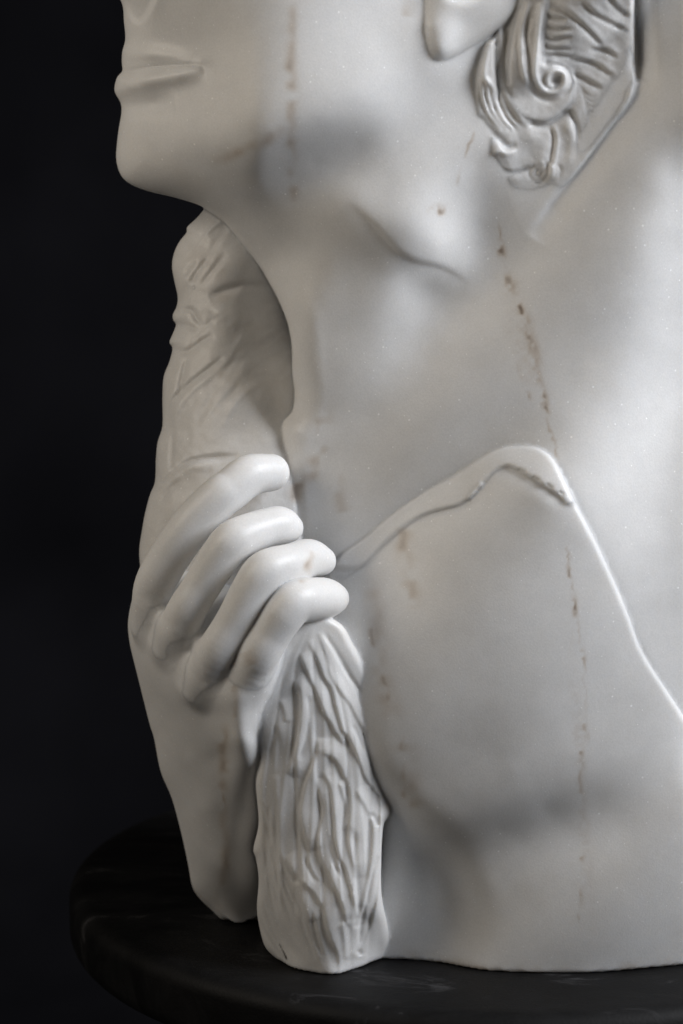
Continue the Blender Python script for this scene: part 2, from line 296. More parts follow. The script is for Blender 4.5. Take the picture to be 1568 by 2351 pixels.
SURF['TUNIC'] = (700, 960, 26, 41, 57, [-17,-7,3,12,22,31,40,49,56,62,66,69,69,66,61,53,42,29,13,-3,-20,-37,-52,-65,-76,-83,-88,-89,-87,-84,-79,-73,-66,-60,-53,-46,-40,-33,-27,-22,
    -17,-14,-11,-9,-8,-7,-7,-7,-7,-7,-8,-8,-8,-8,-8,-8,-7,-14,-4,6,16,26,36,45,54,63,70,75,77,77,73,66,56,43,27,10,-9,-27,-45,-62,
    -76,-87,-96,-101,-103,-103,-99,-94,-87,-79,-70,-62,-53,-45,-38,-32,-27,-22,-19,-17,-15,-15,-14,-15,-15,-15,-15,-15,-14,-13,-11,-9,-7,-5,-11,0,10,20,30,40,
    50,60,69,77,83,86,85,80,71,58,43,25,6,-14,-34,-53,-71,-86,-98,-108,-114,-118,-118,-115,-109,-101,-91,-80,-70,-60,-51,-43,-37,-31,-27,-24,-22,-22,-21,-22,
    -22,-23,-23,-22,-21,-19,-17,-14,-10,-7,-3,-7,3,13,24,34,45,55,65,75,83,90,93,91,85,74,59,41,22,2,-19,-41,-61,-79,-94,-107,-118,-126,-130,-131,
    -129,-123,-114,-103,-90,-78,-66,-56,-48,-41,-36,-32,-30,-28,-28,-28,-29,-29,-30,-30,-29,-28,-25,-21,-16,-11,-6,-1,-4,7,17,28,38,49,60,70,80,88,95,98,
    96,88,74,57,38,18,-3,-24,-46,-67,-85,-100,-114,-125,-133,-139,-142,-141,-135,-126,-113,-99,-85,-71,-60,-51,-45,-40,-37,-35,-34,-34,-34,-35,-36,-37,-37,-36,-34,-29,
    -24,-18,-12,-6,0,0,10,21,31,42,53,63,73,83,90,96,97,94,85,69,52,33,13,-8,-28,-49,-69,-87,-102,-115,-126,-135,-142,-147,-148,-144,-135,-122,-106,-90,
    -75,-62,-54,-48,-44,-42,-40,-40,-40,-40,-41,-42,-43,-43,-42,-38,-33,-26,-19,-13,-6,1,4,14,25,35,46,56,66,75,83,89,92,90,85,74,60,44,26,8,
    -11,-29,-48,-65,-82,-97,-109,-120,-128,-137,-143,-147,-146,-139,-127,-110,-92,-76,-63,-55,-49,-47,-45,-45,-45,-45,-46,-47,-48,-48,-47,-46,-41,-35,-27,-20,-13,-6,1,9,
    19,28,38,48,58,67,75,81,84,83,78,70,62,50,36,20,4,-13,-29,-44,-59,-73,-85,-95,-104,-112,-119,-126,-132,-136,-135,-126,-111,-93,-76,-63,-54,-50,-48,-47,
    -48,-49,-49,-50,-51,-51,-50,-48,-46,-41,-34,-27,-20,-13,-6,1,14,23,32,41,50,59,66,72,75,75,69,62,56,48,39,27,14,0,-14,-28,-41,-53,-63,-72,
    -79,-85,-89,-93,-97,-102,-109,-114,-114,-106,-91,-75,-62,-52,-47,-45,-46,-48,-51,-52,-53,-53,-53,-51,-48,-44,-38,-32,-25,-19,-12,-6,0,19,27,35,43,50,57,63,
    66,65,60,52,45,39,32,25,16,6,-5,-17,-28,-38,-46,-53,-59,-63,-66,-68,-68,-69,-71,-76,-82,-90,-93,-87,-75,-62,-50,-41,-38,-39,-43,-46,-48,-49,-49,-49,
    -47,-44,-40,-34,-28,-23,-17,-12,-7,-2,25,31,37,43,49,54,57,57,52,42,34,27,21,16,11,5,-3,-11,-19,-27,-34,-39,-44,-46,-48,-48,-47,-46,-44,-44,
    -47,-52,-60,-71,-78,-74,-62,-47,-33,-26,-26,-29,-32,-35,-36,-36,-36,-37,-36,-32,-28,-24,-20,-16,-12,-9,-5,31,35,39,42,45,47,47,44,35,24,15,8,4,
    1,-2,-6,-11,-16,-22,-26,-30,-32,-34,-34,-33,-31,-28,-24,-21,-20,-21,-26,-34,-47,-62,-69,-63,-46,-27,-12,-8,-10,-12,-13,-14,-15,-16,-19,-24,-26,-23,-20,-17,
    -15,-13,-11,-9,37,38,39,40,39,38,34,27,15,4,-4,-8,-10,-11,-13,-15,-18,-21,-23,-25,-26,-25,-24,-22,-18,-15,-10,-5,-1,2,1,-4,-13,-27,-45,-60,
    -61,-47,-26,-5,8,12,12,12,11,8,4,-3,-12,-18,-17,-15,-15,-14,-14,-13,-12,42,40,38,35,31,26,19,9,-5,-14,-19,-21,-22,-22,-22,-23,-24,-25,-25,
    -24,-22,-19,-15,-11,-6,0,6,11,17,20,19,14,4,-12,-31,-49,-57,-48,-29,-8,10,23,29,31,30,26,18,7,-5,-10,-9,-11,-13,-15,-15,-16,-16,47,41,
    35,29,22,13,3,-8,-22,-29,-32,-32,-32,-31,-31,-30,-29,-28,-26,-22,-18,-13,-8,-1,5,11,18,25,30,34,33,27,16,-1,-21,-40,-50,-45,-31,-14,2,16,
    26,32,32,29,21,12,1,-4,-6,-11,-14,-16,-17,-18,-19,49,40,30,20,9,-3,-15,-27,-37,-42,-43,-43,-41,-40,-39,-37,-35,-31,-27,-21,-15,-9,-2,6,13,
    20,27,35,41,45,44,36,23,4,-17,-35,-42,-38,-28,-16,-5,5,14,21,23,22,18,12,6,0,-7,-12,-15,-17,-19,-20,-22,51,37,24,10,-7,-23,-35,-45,
    -52,-54,-54,-53,-51,-49,-47,-44,-40,-35,-28,-21,-13,-5,2,10,18,25,33,40,47,52,51,42,26,6,-16,-32,-36,-30,-20,-12,-5,0,6,11,13,13,12,9,
    9,7,-2,-10,-14,-17,-20,-22,-24,49,33,16,-3,-24,-43,-55,-62,-66,-66,-64,-63,-61,-58,-55,-50,-44,-37,-29,-21,-12,-4,5,12,20,27,35,43,51,56,56,
    47,29,7,-14,-27,-30,-23,-13,-6,-1,3,6,7,8,8,7,7,10,14,6,-5,-12,-17,-20,-23,-26,45,26,5,-16,-40,-63,-73,-79,-80,-79,-76,-74,-70,-66,
    -61,-55,-47,-39,-30,-21,-12,-3,5,13,21,28,36,44,53,58,58,49,31,9,-10,-21,-21,-14,-7,-2,1,5,7,7,6,5,3,4,8,13,7,-2,-10,-15,
    -20,-24,-27,39,16,-7,-31,-58,-83,-93,-96,-96,-93,-89,-85,-80,-73,-66,-58,-49,-40,-30,-21,-12,-3,5,13,21,29,37,46,54,59,58,49,32,10,-7,-14,-11,
    -4,1,2,4,5,6,5,3,0,-1,0,4,9,6,-2,-8,-13,-19,-23,-28,30,5,-21,-47,-75,-100,-115,-115,-112,-107,-102,-95,-87,-79,-69,-60,-50,-40,-30,-21,
    -12,-4,4,13,21,30,39,48,55,59,57,47,31,11,-3,-7,-2,3,6,6,5,4,3,1,-2,-5,-5,-3,2,10,8,2,-5,-11,-17,-23,-28,20,-8,-36,
    -65,-92,-113,-131,-133,-125,-119,-111,-103,-93,-82,-71,-61,-50,-40,-31,-22,-13,-4,4,13,22,31,41,51,58,61,57,46,31,14,3,2,7,10,10,9,7,4,0,
    -4,-7,-10,-10,-6,1,13,12,5,-2,-10,-16,-22,-28,9,-20,-49,-77,-102,-120,-134,-142,-135,-126,-116,-106,-94,-83,-71,-60,-50,-40,-31,-22,-13,-5,4,14,23,33,
    44,53,61,63,59,48,34,20,12,12,16,16,14,11,7,2,-3,-9,-13,-15,-14,-9,0,13,13,6,-2,-9,-15,-21,-27,-2,-29,-56,-81,-103,-120,-131,-137,-136,
    -127,-117,-105,-93,-81,-69,-59,-49,-40,-31,-22,-13,-4,5,15,25,35,46,56,63,66,62,51,38,28,23,24,26,23,18,12,6,-1,-8,-14,-19,-20,-19,-13,-3,
    11,11,5,-2,-9,-14,-20,-25,-12,-35,-58,-80,-98,-113,-123,-129,-130,-124,-114,-102,-89,-77,-66,-56,-47,-38,-30,-21,-12,-2,8,18,28,38,47,57,64,68,64,55,
    44,37,34,35,34,30,22,13,4,-5,-13,-20,-25,-26,-24,-18,-7,6,6,0,-5,-9,-14,-18,-23,-20,-39,-57,-75,-90,-102,-111,-116,-118,-116,-108,-97,-84,-73,-62,
    -53,-44,-36,-28,-19,-9,1,11,21,30,40,48,57,63,66,64,57,50,45,45,45,42,34,24,13,1,-10,-20,-27,-32,-33,-30,-23,-12,3,4,-2,-6,-9,-13,
    -17,-20,-25,-40,-54,-67,-79,-89,-97,-102,-104,-102,-97,-88,-77,-67,-57,-48,-40,-32,-23,-14,-5,5,14,23,32,40,49,56,61,64,63,58,54,52,53,53,47,37,
    25,11,-4,-16,-27,-35,-39,-40,-36,-28,-14,3,5,0,-5,-9,-12,-15,-18,-28,-38,-49,-59,-68,-76,-82,-86,-88,-87,-84,-77,-69,-60,-51,-42,-34,-26,-17,-8,1,
    9,17,25,32,40,47,54,59,62,61,59,57,57,58,56,48,36,21,6,-10,-24,-35,-43,-47,-47,-42,-31,-15,5,7,1,-4,-7,-10,-13,-16,-28,-36,-43,-50,
    -57,-63,-67,-71,-72,-72,-69,-65,-59,-52,-44,-36,-27,-18,-9,0,8,14,20,25,31,38,45,51,56,59,59,59,59,60,59,55,45,30,14,-3,-19,-33,-44,-51,
    -54,-52,-45,-33,-14,6,7,2,-2,-5,-8,-11,-13,-27,-32,-37,-42,-46,-51,-54,-56,-58,-57,-56,-53,-48,-43,-36,-29,-21,-11,-2,7,14,18,22,26,30,36,42,
    47,52,55,56,57,58,58,55,47,35,19,2,-15,-30,-43,-52,-58,-59,-56,-47,-33,-14,6,8,4,0,-3,-6,-8,-10,-24,-28,-31,-34,-37,-40,-42,-44,-44,-44,
    -43,-41,-38,-34,-28,-22,-14,-6,3,11,16,20,23,26,29,33,38,43,46,49,51,53,53,51,45,34,19,3,-13,-28,-42,-53,-60,-64,-63,-58,-47,-32,-12,7,
    7,5,2,0,-3,-5,-8,-21,-23,-25,-27,-28,-30,-31,-32,-33,-33,-32,-31,-29,-25,-21,-15,-8,-1,6,12,17,21,23,26,29,32,36,39,41,43,45,46,45,
    39,29,15,-1,-16,-29,-42,-54,-62,-68,-70,-67,-59,-47,-30,-10,9,10,7,5,2,0,-2,-4,-18,-18,-19,-20,-21,-22,-22,-23,-23,-23,-23,-22,-20,-17,-14,-9,
    -4,2,7,13,17,21,24,27,30,33,35,36,37,38,38,37,32,22,7,-9,-24,-38,-48,-57,-66,-72,-75,-75,-70,-61,-47,-29,-8,10,13,9,6,4,2,1,
    -1,-14,-14,-14,-14,-14,-15,-15,-15,-15,-15,-15,-14,-13,-11,-8,-4,0,4,8,13,17,21,24,28,32,35,37,38,37,35,31,24,13,-2,-18,-35,-48,-59,-67,
    -73,-78,-82,-83,-81,-74,-63,-48,-29,-7,8,9,8,7,6,5,4,3,-10,-10,-9,-9,-9,-9,-9,-9,-9,-9,-9,-8,-7,-5,-3,-1,2,6,9,13,17,21,
    25,29,34,38,42,45,45,41,32,15,-5,-26,-44,-59,-70,-78,-83,-87,-90,-91,-90,-86,-78,-67,-52,-34,-15,-1,2,5,6,6,6,6,6,-6,-6,-5,-5,-4,
    -4,-4,-4,-3,-3,-3,-3,-2,-1,0,2,4,7,10,13,17,21,26,31,36,42,48,53,57,57,48,25,-5,-33,-55,-71,-81,-88,-93,-95,-96,-96,-93,-87,-79,
    -68,-54,-38,-24,-12,-4,1,4,6,8,9,10,-3,-2,-1,-1,0,0,1,1,1,1,1,1,2,2,3,4,6,8,11,14,17,22,27,32,39,45,52,59,
    65,66,59,38,5,-27,-53,-71,-83,-91,-95,-97,-97,-95,-91,-85,-77,-66,-54,-42,-29,-19,-10,-3,2,6,9,11,13,1,2,2,3,4,4,5,5,5,5,5,
    5,5,5,6,6,8,9,11,14,18,23,28,34,41,48,56,63,67,67,59,40,12,-18,-44,-64,-78,-87,-92,-95,-94,-92,-88,-81,-73,-64,-54,-44,-33,-24,-15,
    -7,-1,4,9,13,17,4,5,6,6,7,8,8,8,8,8,8,8,8,8,8,8,9,10,12,15,19,24,30,36,43,51,58,63,66,64,55,39,16,-9,
    -33,-53,-69,-79,-86,-89,-89,-87,-83,-77,-70,-62,-53,-44,-36,-27,-19,-11,-4,3,9,14,20,7,8,9,10,10,11,11,11,12,11,11,11,10,10,9,9,10,
    11,13,16,20,26,32,39,46,53,58,62,63,59,50,36,19,-2,-22,-41,-57,-69,-77,-81,-82,-81,-77,-72,-66,-59,-52,-45,-38,-30,-22,-15,-7,1,8,15,22,
    11,11,12,13,14,14,14,15,15,14,14,13,12,12,11,11,11,12,14,17,22,27,34,41,48,54,59,60,59,53,45,34,21,5,-12,-29,-44,-58,-67,-73,
    -75,-74,-71,-67,-62,-56,-51,-45,-39,-33,-26,-18,-10,-1,7,16,25])
SURF['HAIR'] = (1040, -260, 30, 16, 29, [-11,-4,3,12,20,29,37,43,49,54,58,59,57,50,38,25,8,-13,-36,-56,-65,-63,-52,-34,-15,1,12,19,26,-8,-4,0,5,11,18,27,35,42,46,48,
    46,41,33,22,13,11,12,-3,-25,-37,-34,-19,-2,9,14,17,18,18,-5,-4,-3,-1,2,7,15,24,33,38,36,30,22,14,7,1,10,33,31,14,-6,-1,
    19,29,29,26,21,16,11,-2,-4,-6,-8,-8,-6,-1,9,20,26,21,7,-7,-12,-9,-4,12,43,73,81,42,49,62,53,42,33,24,15,5,2,-3,-9,-14,
    -19,-22,-21,-15,-3,3,-4,-20,-34,-33,-22,-7,19,59,115,161,145,127,92,54,43,34,23,12,0,7,-2,-12,-21,-30,-39,-44,-43,-32,-26,-29,-36,-41,-37,-25,
    -4,29,76,131,183,194,146,74,38,37,26,17,7,-4,12,-1,-14,-28,-42,-56,-67,-70,-60,-52,-49,-46,-41,-33,-18,8,47,94,140,165,151,96,43,27,23,10,
    3,-2,-6,17,0,-17,-36,-55,-74,-90,-97,-89,-80,-74,-67,-53,-33,-6,28,68,107,133,126,87,41,11,6,3,-5,-9,-9,-7,22,1,-20,-43,-67,-91,-112,-123,
    -119,-111,-103,-90,-67,-32,7,48,84,110,115,84,33,-1,-14,-17,-19,-19,-17,-12,-6,27,2,-23,-51,-80,-109,-135,-151,-150,-142,-128,-105,-69,-24,22,62,90,104,98,
    62,7,-25,-39,-44,-38,-29,-21,-12,-4,31,3,-26,-58,-93,-128,-159,-178,-178,-166,-141,-104,-59,-12,33,67,84,85,69,30,-18,-47,-59,-57,-47,-34,-22,-11,0,34,
    3,-29,-65,-104,-145,-182,-205,-202,-179,-139,-90,-46,-6,32,57,61,47,19,-23,-58,-70,-69,-61,-48,-34,-21,-8,4,36,3,-32,-71,-114,-159,-201,-226,-214,-175,-118,-74,
    -44,-14,14,27,25,0,-32,-62,-79,-79,-70,-58,-44,-30,-17,-5,7,37,1,-36,-76,-120,-167,-210,-233,-211,-148,-76,-69,-63,-34,-20,-21,-24,-47,-70,-83,-84,-77,-65,
    -51,-37,-24,-13,-2,9,36,-1,-40,-81,-124,-166,-202,-217,-191,-130,-78,-90,-91,-72,-71,-80,-83,-90,-94,-92,-83,-70,-56,-42,-29,-18,-7,2,11,35,-4,-45,-86,-126,
    -161,-183,-184,-160,-126,-105,-106,-112,-116,-124,-132,-134,-128,-115,-98,-80,-63,-46,-32,-20,-11,-2,6,13])
SURF['HAND'] = (270, 1280, 28, 17, 37, [-18,-10,-2,7,17,27,38,48,59,69,78,87,95,101,103,103,100,96,90,84,77,69,61,53,45,38,32,27,22,17,13,9,4,0,-4,-8,-13,-14,-9,-3,
    3,10,19,30,41,54,65,75,83,90,96,99,99,97,93,87,80,72,65,57,50,43,37,31,26,21,16,12,7,3,0,-4,-7,-10,-11,-7,-4,0,4,11,
    20,34,48,60,70,78,84,89,92,94,93,89,83,75,67,60,53,47,41,36,31,25,20,15,10,6,2,-1,-3,-5,-6,-7,-6,-4,-3,-1,2,11,25,41,
    54,65,72,75,78,82,85,86,84,77,68,60,53,47,43,39,34,29,24,19,13,8,4,1,-1,-2,-2,-3,-5,-4,-5,-5,-5,-4,2,14,29,45,57,62,
    61,60,62,69,73,73,66,56,48,42,39,36,33,30,26,21,16,10,5,1,0,-1,-1,0,1,-2,-3,-4,-5,-6,-7,-4,2,14,31,45,47,39,30,31,
    40,50,52,46,37,31,27,26,25,24,22,20,16,10,4,0,-1,-1,0,1,3,4,-1,-2,-3,-4,-5,-7,-8,-7,-1,13,27,25,7,-11,-14,-2,12,18,
    15,10,8,8,6,6,7,9,10,6,0,-4,-5,-3,-1,1,4,6,8,0,-1,-2,-3,-4,-5,-7,-9,-7,-1,7,-1,-29,-57,-63,-52,-37,-29,-26,-23,-20,
    -20,-23,-24,-19,-13,-9,-12,-15,-14,-10,-4,0,4,6,9,11,0,-1,-1,-2,-2,-3,-5,-6,-7,-3,1,-16,-56,-94,-108,-102,-91,-82,-73,-64,-60,-62,-64,-61,
    -53,-45,-41,-39,-35,-24,-13,-4,2,6,9,11,13,0,0,0,-1,-1,-1,-1,-2,-2,-1,-2,-19,-66,-117,-142,-145,-141,-133,-124,-115,-110,-109,-104,-95,-85,-78,-71,
    -63,-48,-29,-13,-2,5,9,11,13,14,0,0,0,0,1,1,2,3,4,4,-1,-14,-58,-118,-152,-166,-176,-178,-173,-162,-148,-132,-115,-101,-90,-82,-74,-62,-46,-27,
    -10,0,7,10,12,13,14,1,1,1,1,2,3,4,5,7,7,2,-11,-44,-94,-132,-150,-168,-187,-189,-173,-146,-116,-89,-75,-68,-62,-55,-45,-32,-17,-5,3,8,
    10,12,13,13,1,1,2,2,3,4,5,6,6,4,4,-6,-34,-75,-111,-131,-143,-157,-161,-146,-117,-83,-54,-42,-38,-34,-29,-24,-17,-8,0,5,9,10,11,11,
    11,1,2,2,3,3,4,5,5,4,3,1,-8,-28,-57,-85,-104,-114,-120,-118,-105,-81,-53,-28,-15,-10,-6,-4,-3,-1,2,6,8,9,9,9,9,8,2,2,
    3,3,4,4,4,4,3,1,-2,-10,-23,-40,-57,-71,-78,-79,-74,-62,-44,-24,-6,7,13,16,16,15,14,12,12,11,10,9,7,6,4,2,3,3,4,4,
    4,3,2,1,-2,-5,-10,-17,-24,-32,-37,-39,-37,-30,-20,-8,5,17,27,33,35,34,32,27,23,18,14,11,8,5,3,1,3,3,4,4,4,4,3,1,
    -2,-5,-8,-10,-10,-9,-6,-3,1,6,13,21,28,34,40,46,51,53,52,47,40,33,25,18,12,7,3,0,-4])
SURF['TAIL'] = (550, 1370, 36, 11, 28, [35,-3,-41,-80,-118,-153,-183,-208,-226,-237,-241,-240,-235,-225,-210,-190,-167,-142,-114,-85,-58,-34,-15,-1,9,15,20,24,32,5,-22,-50,-80,-110,-138,-155,-167,-176,-180,-180,
    -179,-175,-166,-153,-140,-126,-107,-85,-61,-40,-22,-7,3,10,16,22,30,13,-3,-21,-41,-63,-88,-101,-104,-109,-115,-118,-119,-120,-118,-113,-110,-107,-97,-82,-65,-47,-30,-14,
    -3,6,13,20,26,21,15,8,1,-10,-27,-39,-38,-39,-45,-50,-54,-56,-59,-63,-70,-75,-77,-73,-65,-54,-39,-23,-9,2,11,19,22,28,34,38,42,43,36,28,
    26,24,18,13,9,4,-1,-9,-19,-29,-37,-44,-51,-53,-45,-30,-13,0,9,19,16,33,49,65,79,87,85,80,76,74,69,65,60,53,44,34,21,9,1,-7,
    -21,-39,-43,-31,-13,1,10,19,11,33,55,78,98,111,116,115,112,111,109,104,99,91,80,66,49,33,23,15,3,-19,-32,-23,-4,6,13,20,8,31,54,78,
    99,114,126,135,136,135,134,130,125,119,109,91,70,50,35,25,12,-9,-25,-17,3,12,17,22,6,27,48,69,87,102,117,132,139,142,146,145,139,133,125,106,
    80,57,39,26,12,-7,-19,-9,7,16,21,26,4,22,39,56,71,85,99,115,126,134,145,151,146,137,126,107,81,56,36,19,4,-11,-16,-5,8,17,24,30,
    3,16,29,42,54,67,81,95,110,125,140,149,149,139,123,103,78,53,30,9,-7,-16,-15,-4,7,18,27,35])


class Relief:
    """a carved solid: outline in the front plane, depth surface, rounded rim, back"""
    def __init__(self, name, outline, depth_pts, R, Rz, back, k, Rb=120.0, smooth=0.0, curve=True, fwd=0.0):
        self.name, self.k, self.back = name, k, back
        self.P = smooth_line(outline, 5, True) if curve else np.asarray(outline, float)
        a, b, c, d = self.bb = box_of(self.P, 66.0)
        self.X, self.Y = UU[a:b, c:d], VVg[a:b, c:d]
        self.s = poly_sd(self.P, self.X, self.Y).astype(np.float32)
        t = np.clip(-self.s, 0, None)
        self.f = rbf(lean(depth_pts), self.X, self.Y, smooth) - (fwd * (lambda q: q * q * (3 - 2 * q))(np.clip((2180 - self.Y) / 480, 0, 1))).astype(np.float32)
        self.f0 = self.f.copy()
        q = np.clip(1 - t / R, 0, 1)
        self.f += Rz * (1 - np.sqrt(1 - q * q * 0.9995))
        qb = np.clip(1 - t / Rb, 0, 1)
        self.b = (back - 0.6 * Rb * (1 - np.sqrt(1 - qb * qb * 0.9995))).astype(np.float32)

    def stroke(self, pts, wl, amp, wr=None, taper=0.15, curve=True, rough=0.0):
        """ridge (amp > 0) or groove (amp < 0) along a line; wl/wr widths left and right of travel"""
        P = smooth_line(pts, 6) if curve else np.asarray(pts, float)
        wr = wl if wr is None else wr
        m = 2.6 * max(wl, wr)
        i0 = np.searchsorted(us[self.bb[0]:self.bb[1]], P[:, 0].min() - m); i1 = np.searchsorted(us[self.bb[0]:self.bb[1]], P[:, 0].max() + m)
        j0 = np.searchsorted(vs[self.bb[2]:self.bb[3]], P[:, 1].min() - m); j1 = np.searchsorted(vs[self.bb[2]:self.bb[3]], P[:, 1].max() + m)
        if i1 <= i0 or j1 <= j0:
            return
        X, Y = self.X[i0:i1, j0:j1], self.Y[i0:i1, j0:j1]
        d, side, par = line_dist(P, X, Y)
        w = np.where(side > 0, wr, wl)
        e = np.exp(-(d / w) ** 2)
        if taper > 0:
            e = e * np.clip(par / taper, 0, 1) ** 0.7 * np.clip((1 - par) / taper, 0, 1) ** 0.7
        if rough:
            e = e * (1 + rough * value_noise(X, Y, 14.0, 3))
        self.f[i0:i1, j0:j1] -= (amp * e).astype(np.float32)

    def lift(self, poly, amp, soft):
        sd = poly_sd(smooth_line(poly, 5, True), self.X, self.Y)
        q = np.clip(-sd / soft * 0.5 + 0.5, 0, 1)
        self.f -= (amp * q * q * (3 - 2 * q)).astype(np.float32)

    def bump(self, u, v, ru, rv, amp, ang=0.0):
        c, s = math.cos(math.radians(ang)), math.sin(math.radians(ang))
        x = (self.X - u) * c + (self.Y - v) * s; y = -(self.X - u) * s + (self.Y - v) * c
        self.f -= (amp * np.exp(-(x / ru) ** 2 - (y / rv) ** 2)).astype(np.float32)

    def noise(self, amp, scale, seed):
        self.f += (amp * value_noise(self.X, self.Y, scale, seed)).astype(np.float32)

    def seat(self, other, rows):
        # warp the depth so that chosen rim points rest at an offset from another solid
        pts = []
        for (a, b), (c, d), off in rows:
            f1 = self.f0[int(round((a - self.X[0, 0]) / VU)), int(round((b - self.Y[0, 0]) / VV))]
            f2 = other.f[int(round((c - other.X[0, 0]) / VU)), int(round((d - other.Y[0, 0]) / VV))]
            pts.append((a, b, f2 + off - f1))
        self.f += rbf(pts, self.X, self.Y, 0.01)

    def add_surface(self, key):
        if key in SURF:
            u0, v0, st, nu, nv, vals = SURF[key]
            self.f += spline_grid(u0, v0, st, np.array(vals, np.float32).reshape(nu, nv) * 0.5, self.X, self.Y)

    def finish(self):
        gu, gv = np.gradient(self.f, VU, VV)
        self.c = (1 / np.sqrt(1 + np.clip(gu * gu + gv * gv, 0, 9))).astype(np.float32)

    def field3(self, sl):
        G = gs[None, None, :]
        d = (self.f[..., None] - G) * self.c[..., None]
        np.maximum(d, self.s[..., None], out=d)
        np.maximum(d, G - self.b[..., None], out=d)
        return d

    def at(self, u, v, g):
        i = np.clip(np.rint((u - us[self.bb[0]]) / VU).astype(int), 0, self.f.shape[0] - 1)
        j = np.clip(np.rint((v - vs[self.bb[2]]) / VV).astype(int), 0, self.f.shape[1] - 1)
        out = ((u < us[self.bb[0]] - 4) | (u > us[self.bb[1] - 1] + 4) | (v < vs[self.bb[2]] - 4) | (v > vs[self.bb[3] - 1] + 4))
        d = np.maximum(np.maximum((self.f[i, j] - g) * self.c[i, j], self.s[i, j]), g - self.b[i, j])
        return np.where(out, 1e3, d)


class Chain:
    """a tapering rounded chain through (u, v, g, radius) points; flat scales its depth"""
    def __init__(self, name, pts, k, n=5, flat=1.0):
        self.name, self.k, self.flat = name, k, flat
        self.Q = smooth_line(pts, n)

    def finish(self):
        Q = self.Q; m = Q[:, 3].max() + 66
        self.bb = box_of(Q, m)
        a, b, c, d = self.bb
        self.g0 = max(np.searchsorted(gs, Q[:, 2].min() - m) - 1, 0)
        self.g1 = min(np.searchsorted(gs, Q[:, 2].max() + m) + 1, NG)
        self.X, self.Y = UU[a:b, c:d], VVg[a:b, c:d]

    def dist(self, u, v, g):
        Q = self.Q
        best = None
        for i in range(len(Q) - 1):
            a, b = Q[i], Q[i + 1]
            e = (b - a)[:3] * np.array([1, 1, 1 / self.flat]); L2 = float(e @ e)
            if L2 < 1e-6:
                continue
            dx = u - np.float32(a[0]); dy = v - np.float32(a[1]); dz = (g - np.float32(a[2])) / np.float32(self.flat)
            t = np.clip((dx * np.float32(e[0]) + dy * np.float32(e[1]) + dz * np.float32(e[2])) / np.float32(L2), 0, 1)
            rx = dx - t * np.float32(e[0]); ry = dy - t * np.float32(e[1]); rz = dz - t * np.float32(e[2])
            d = np.sqrt(rx * rx + ry * ry + rz * rz)
            d -= np.float32(a[3]) + t * np.float32(b[3] - a[3])
            best = d if best is None else np.minimum(best, d)
        return best

    def at(self, u, v, g):
        return self.dist(u, v, g)


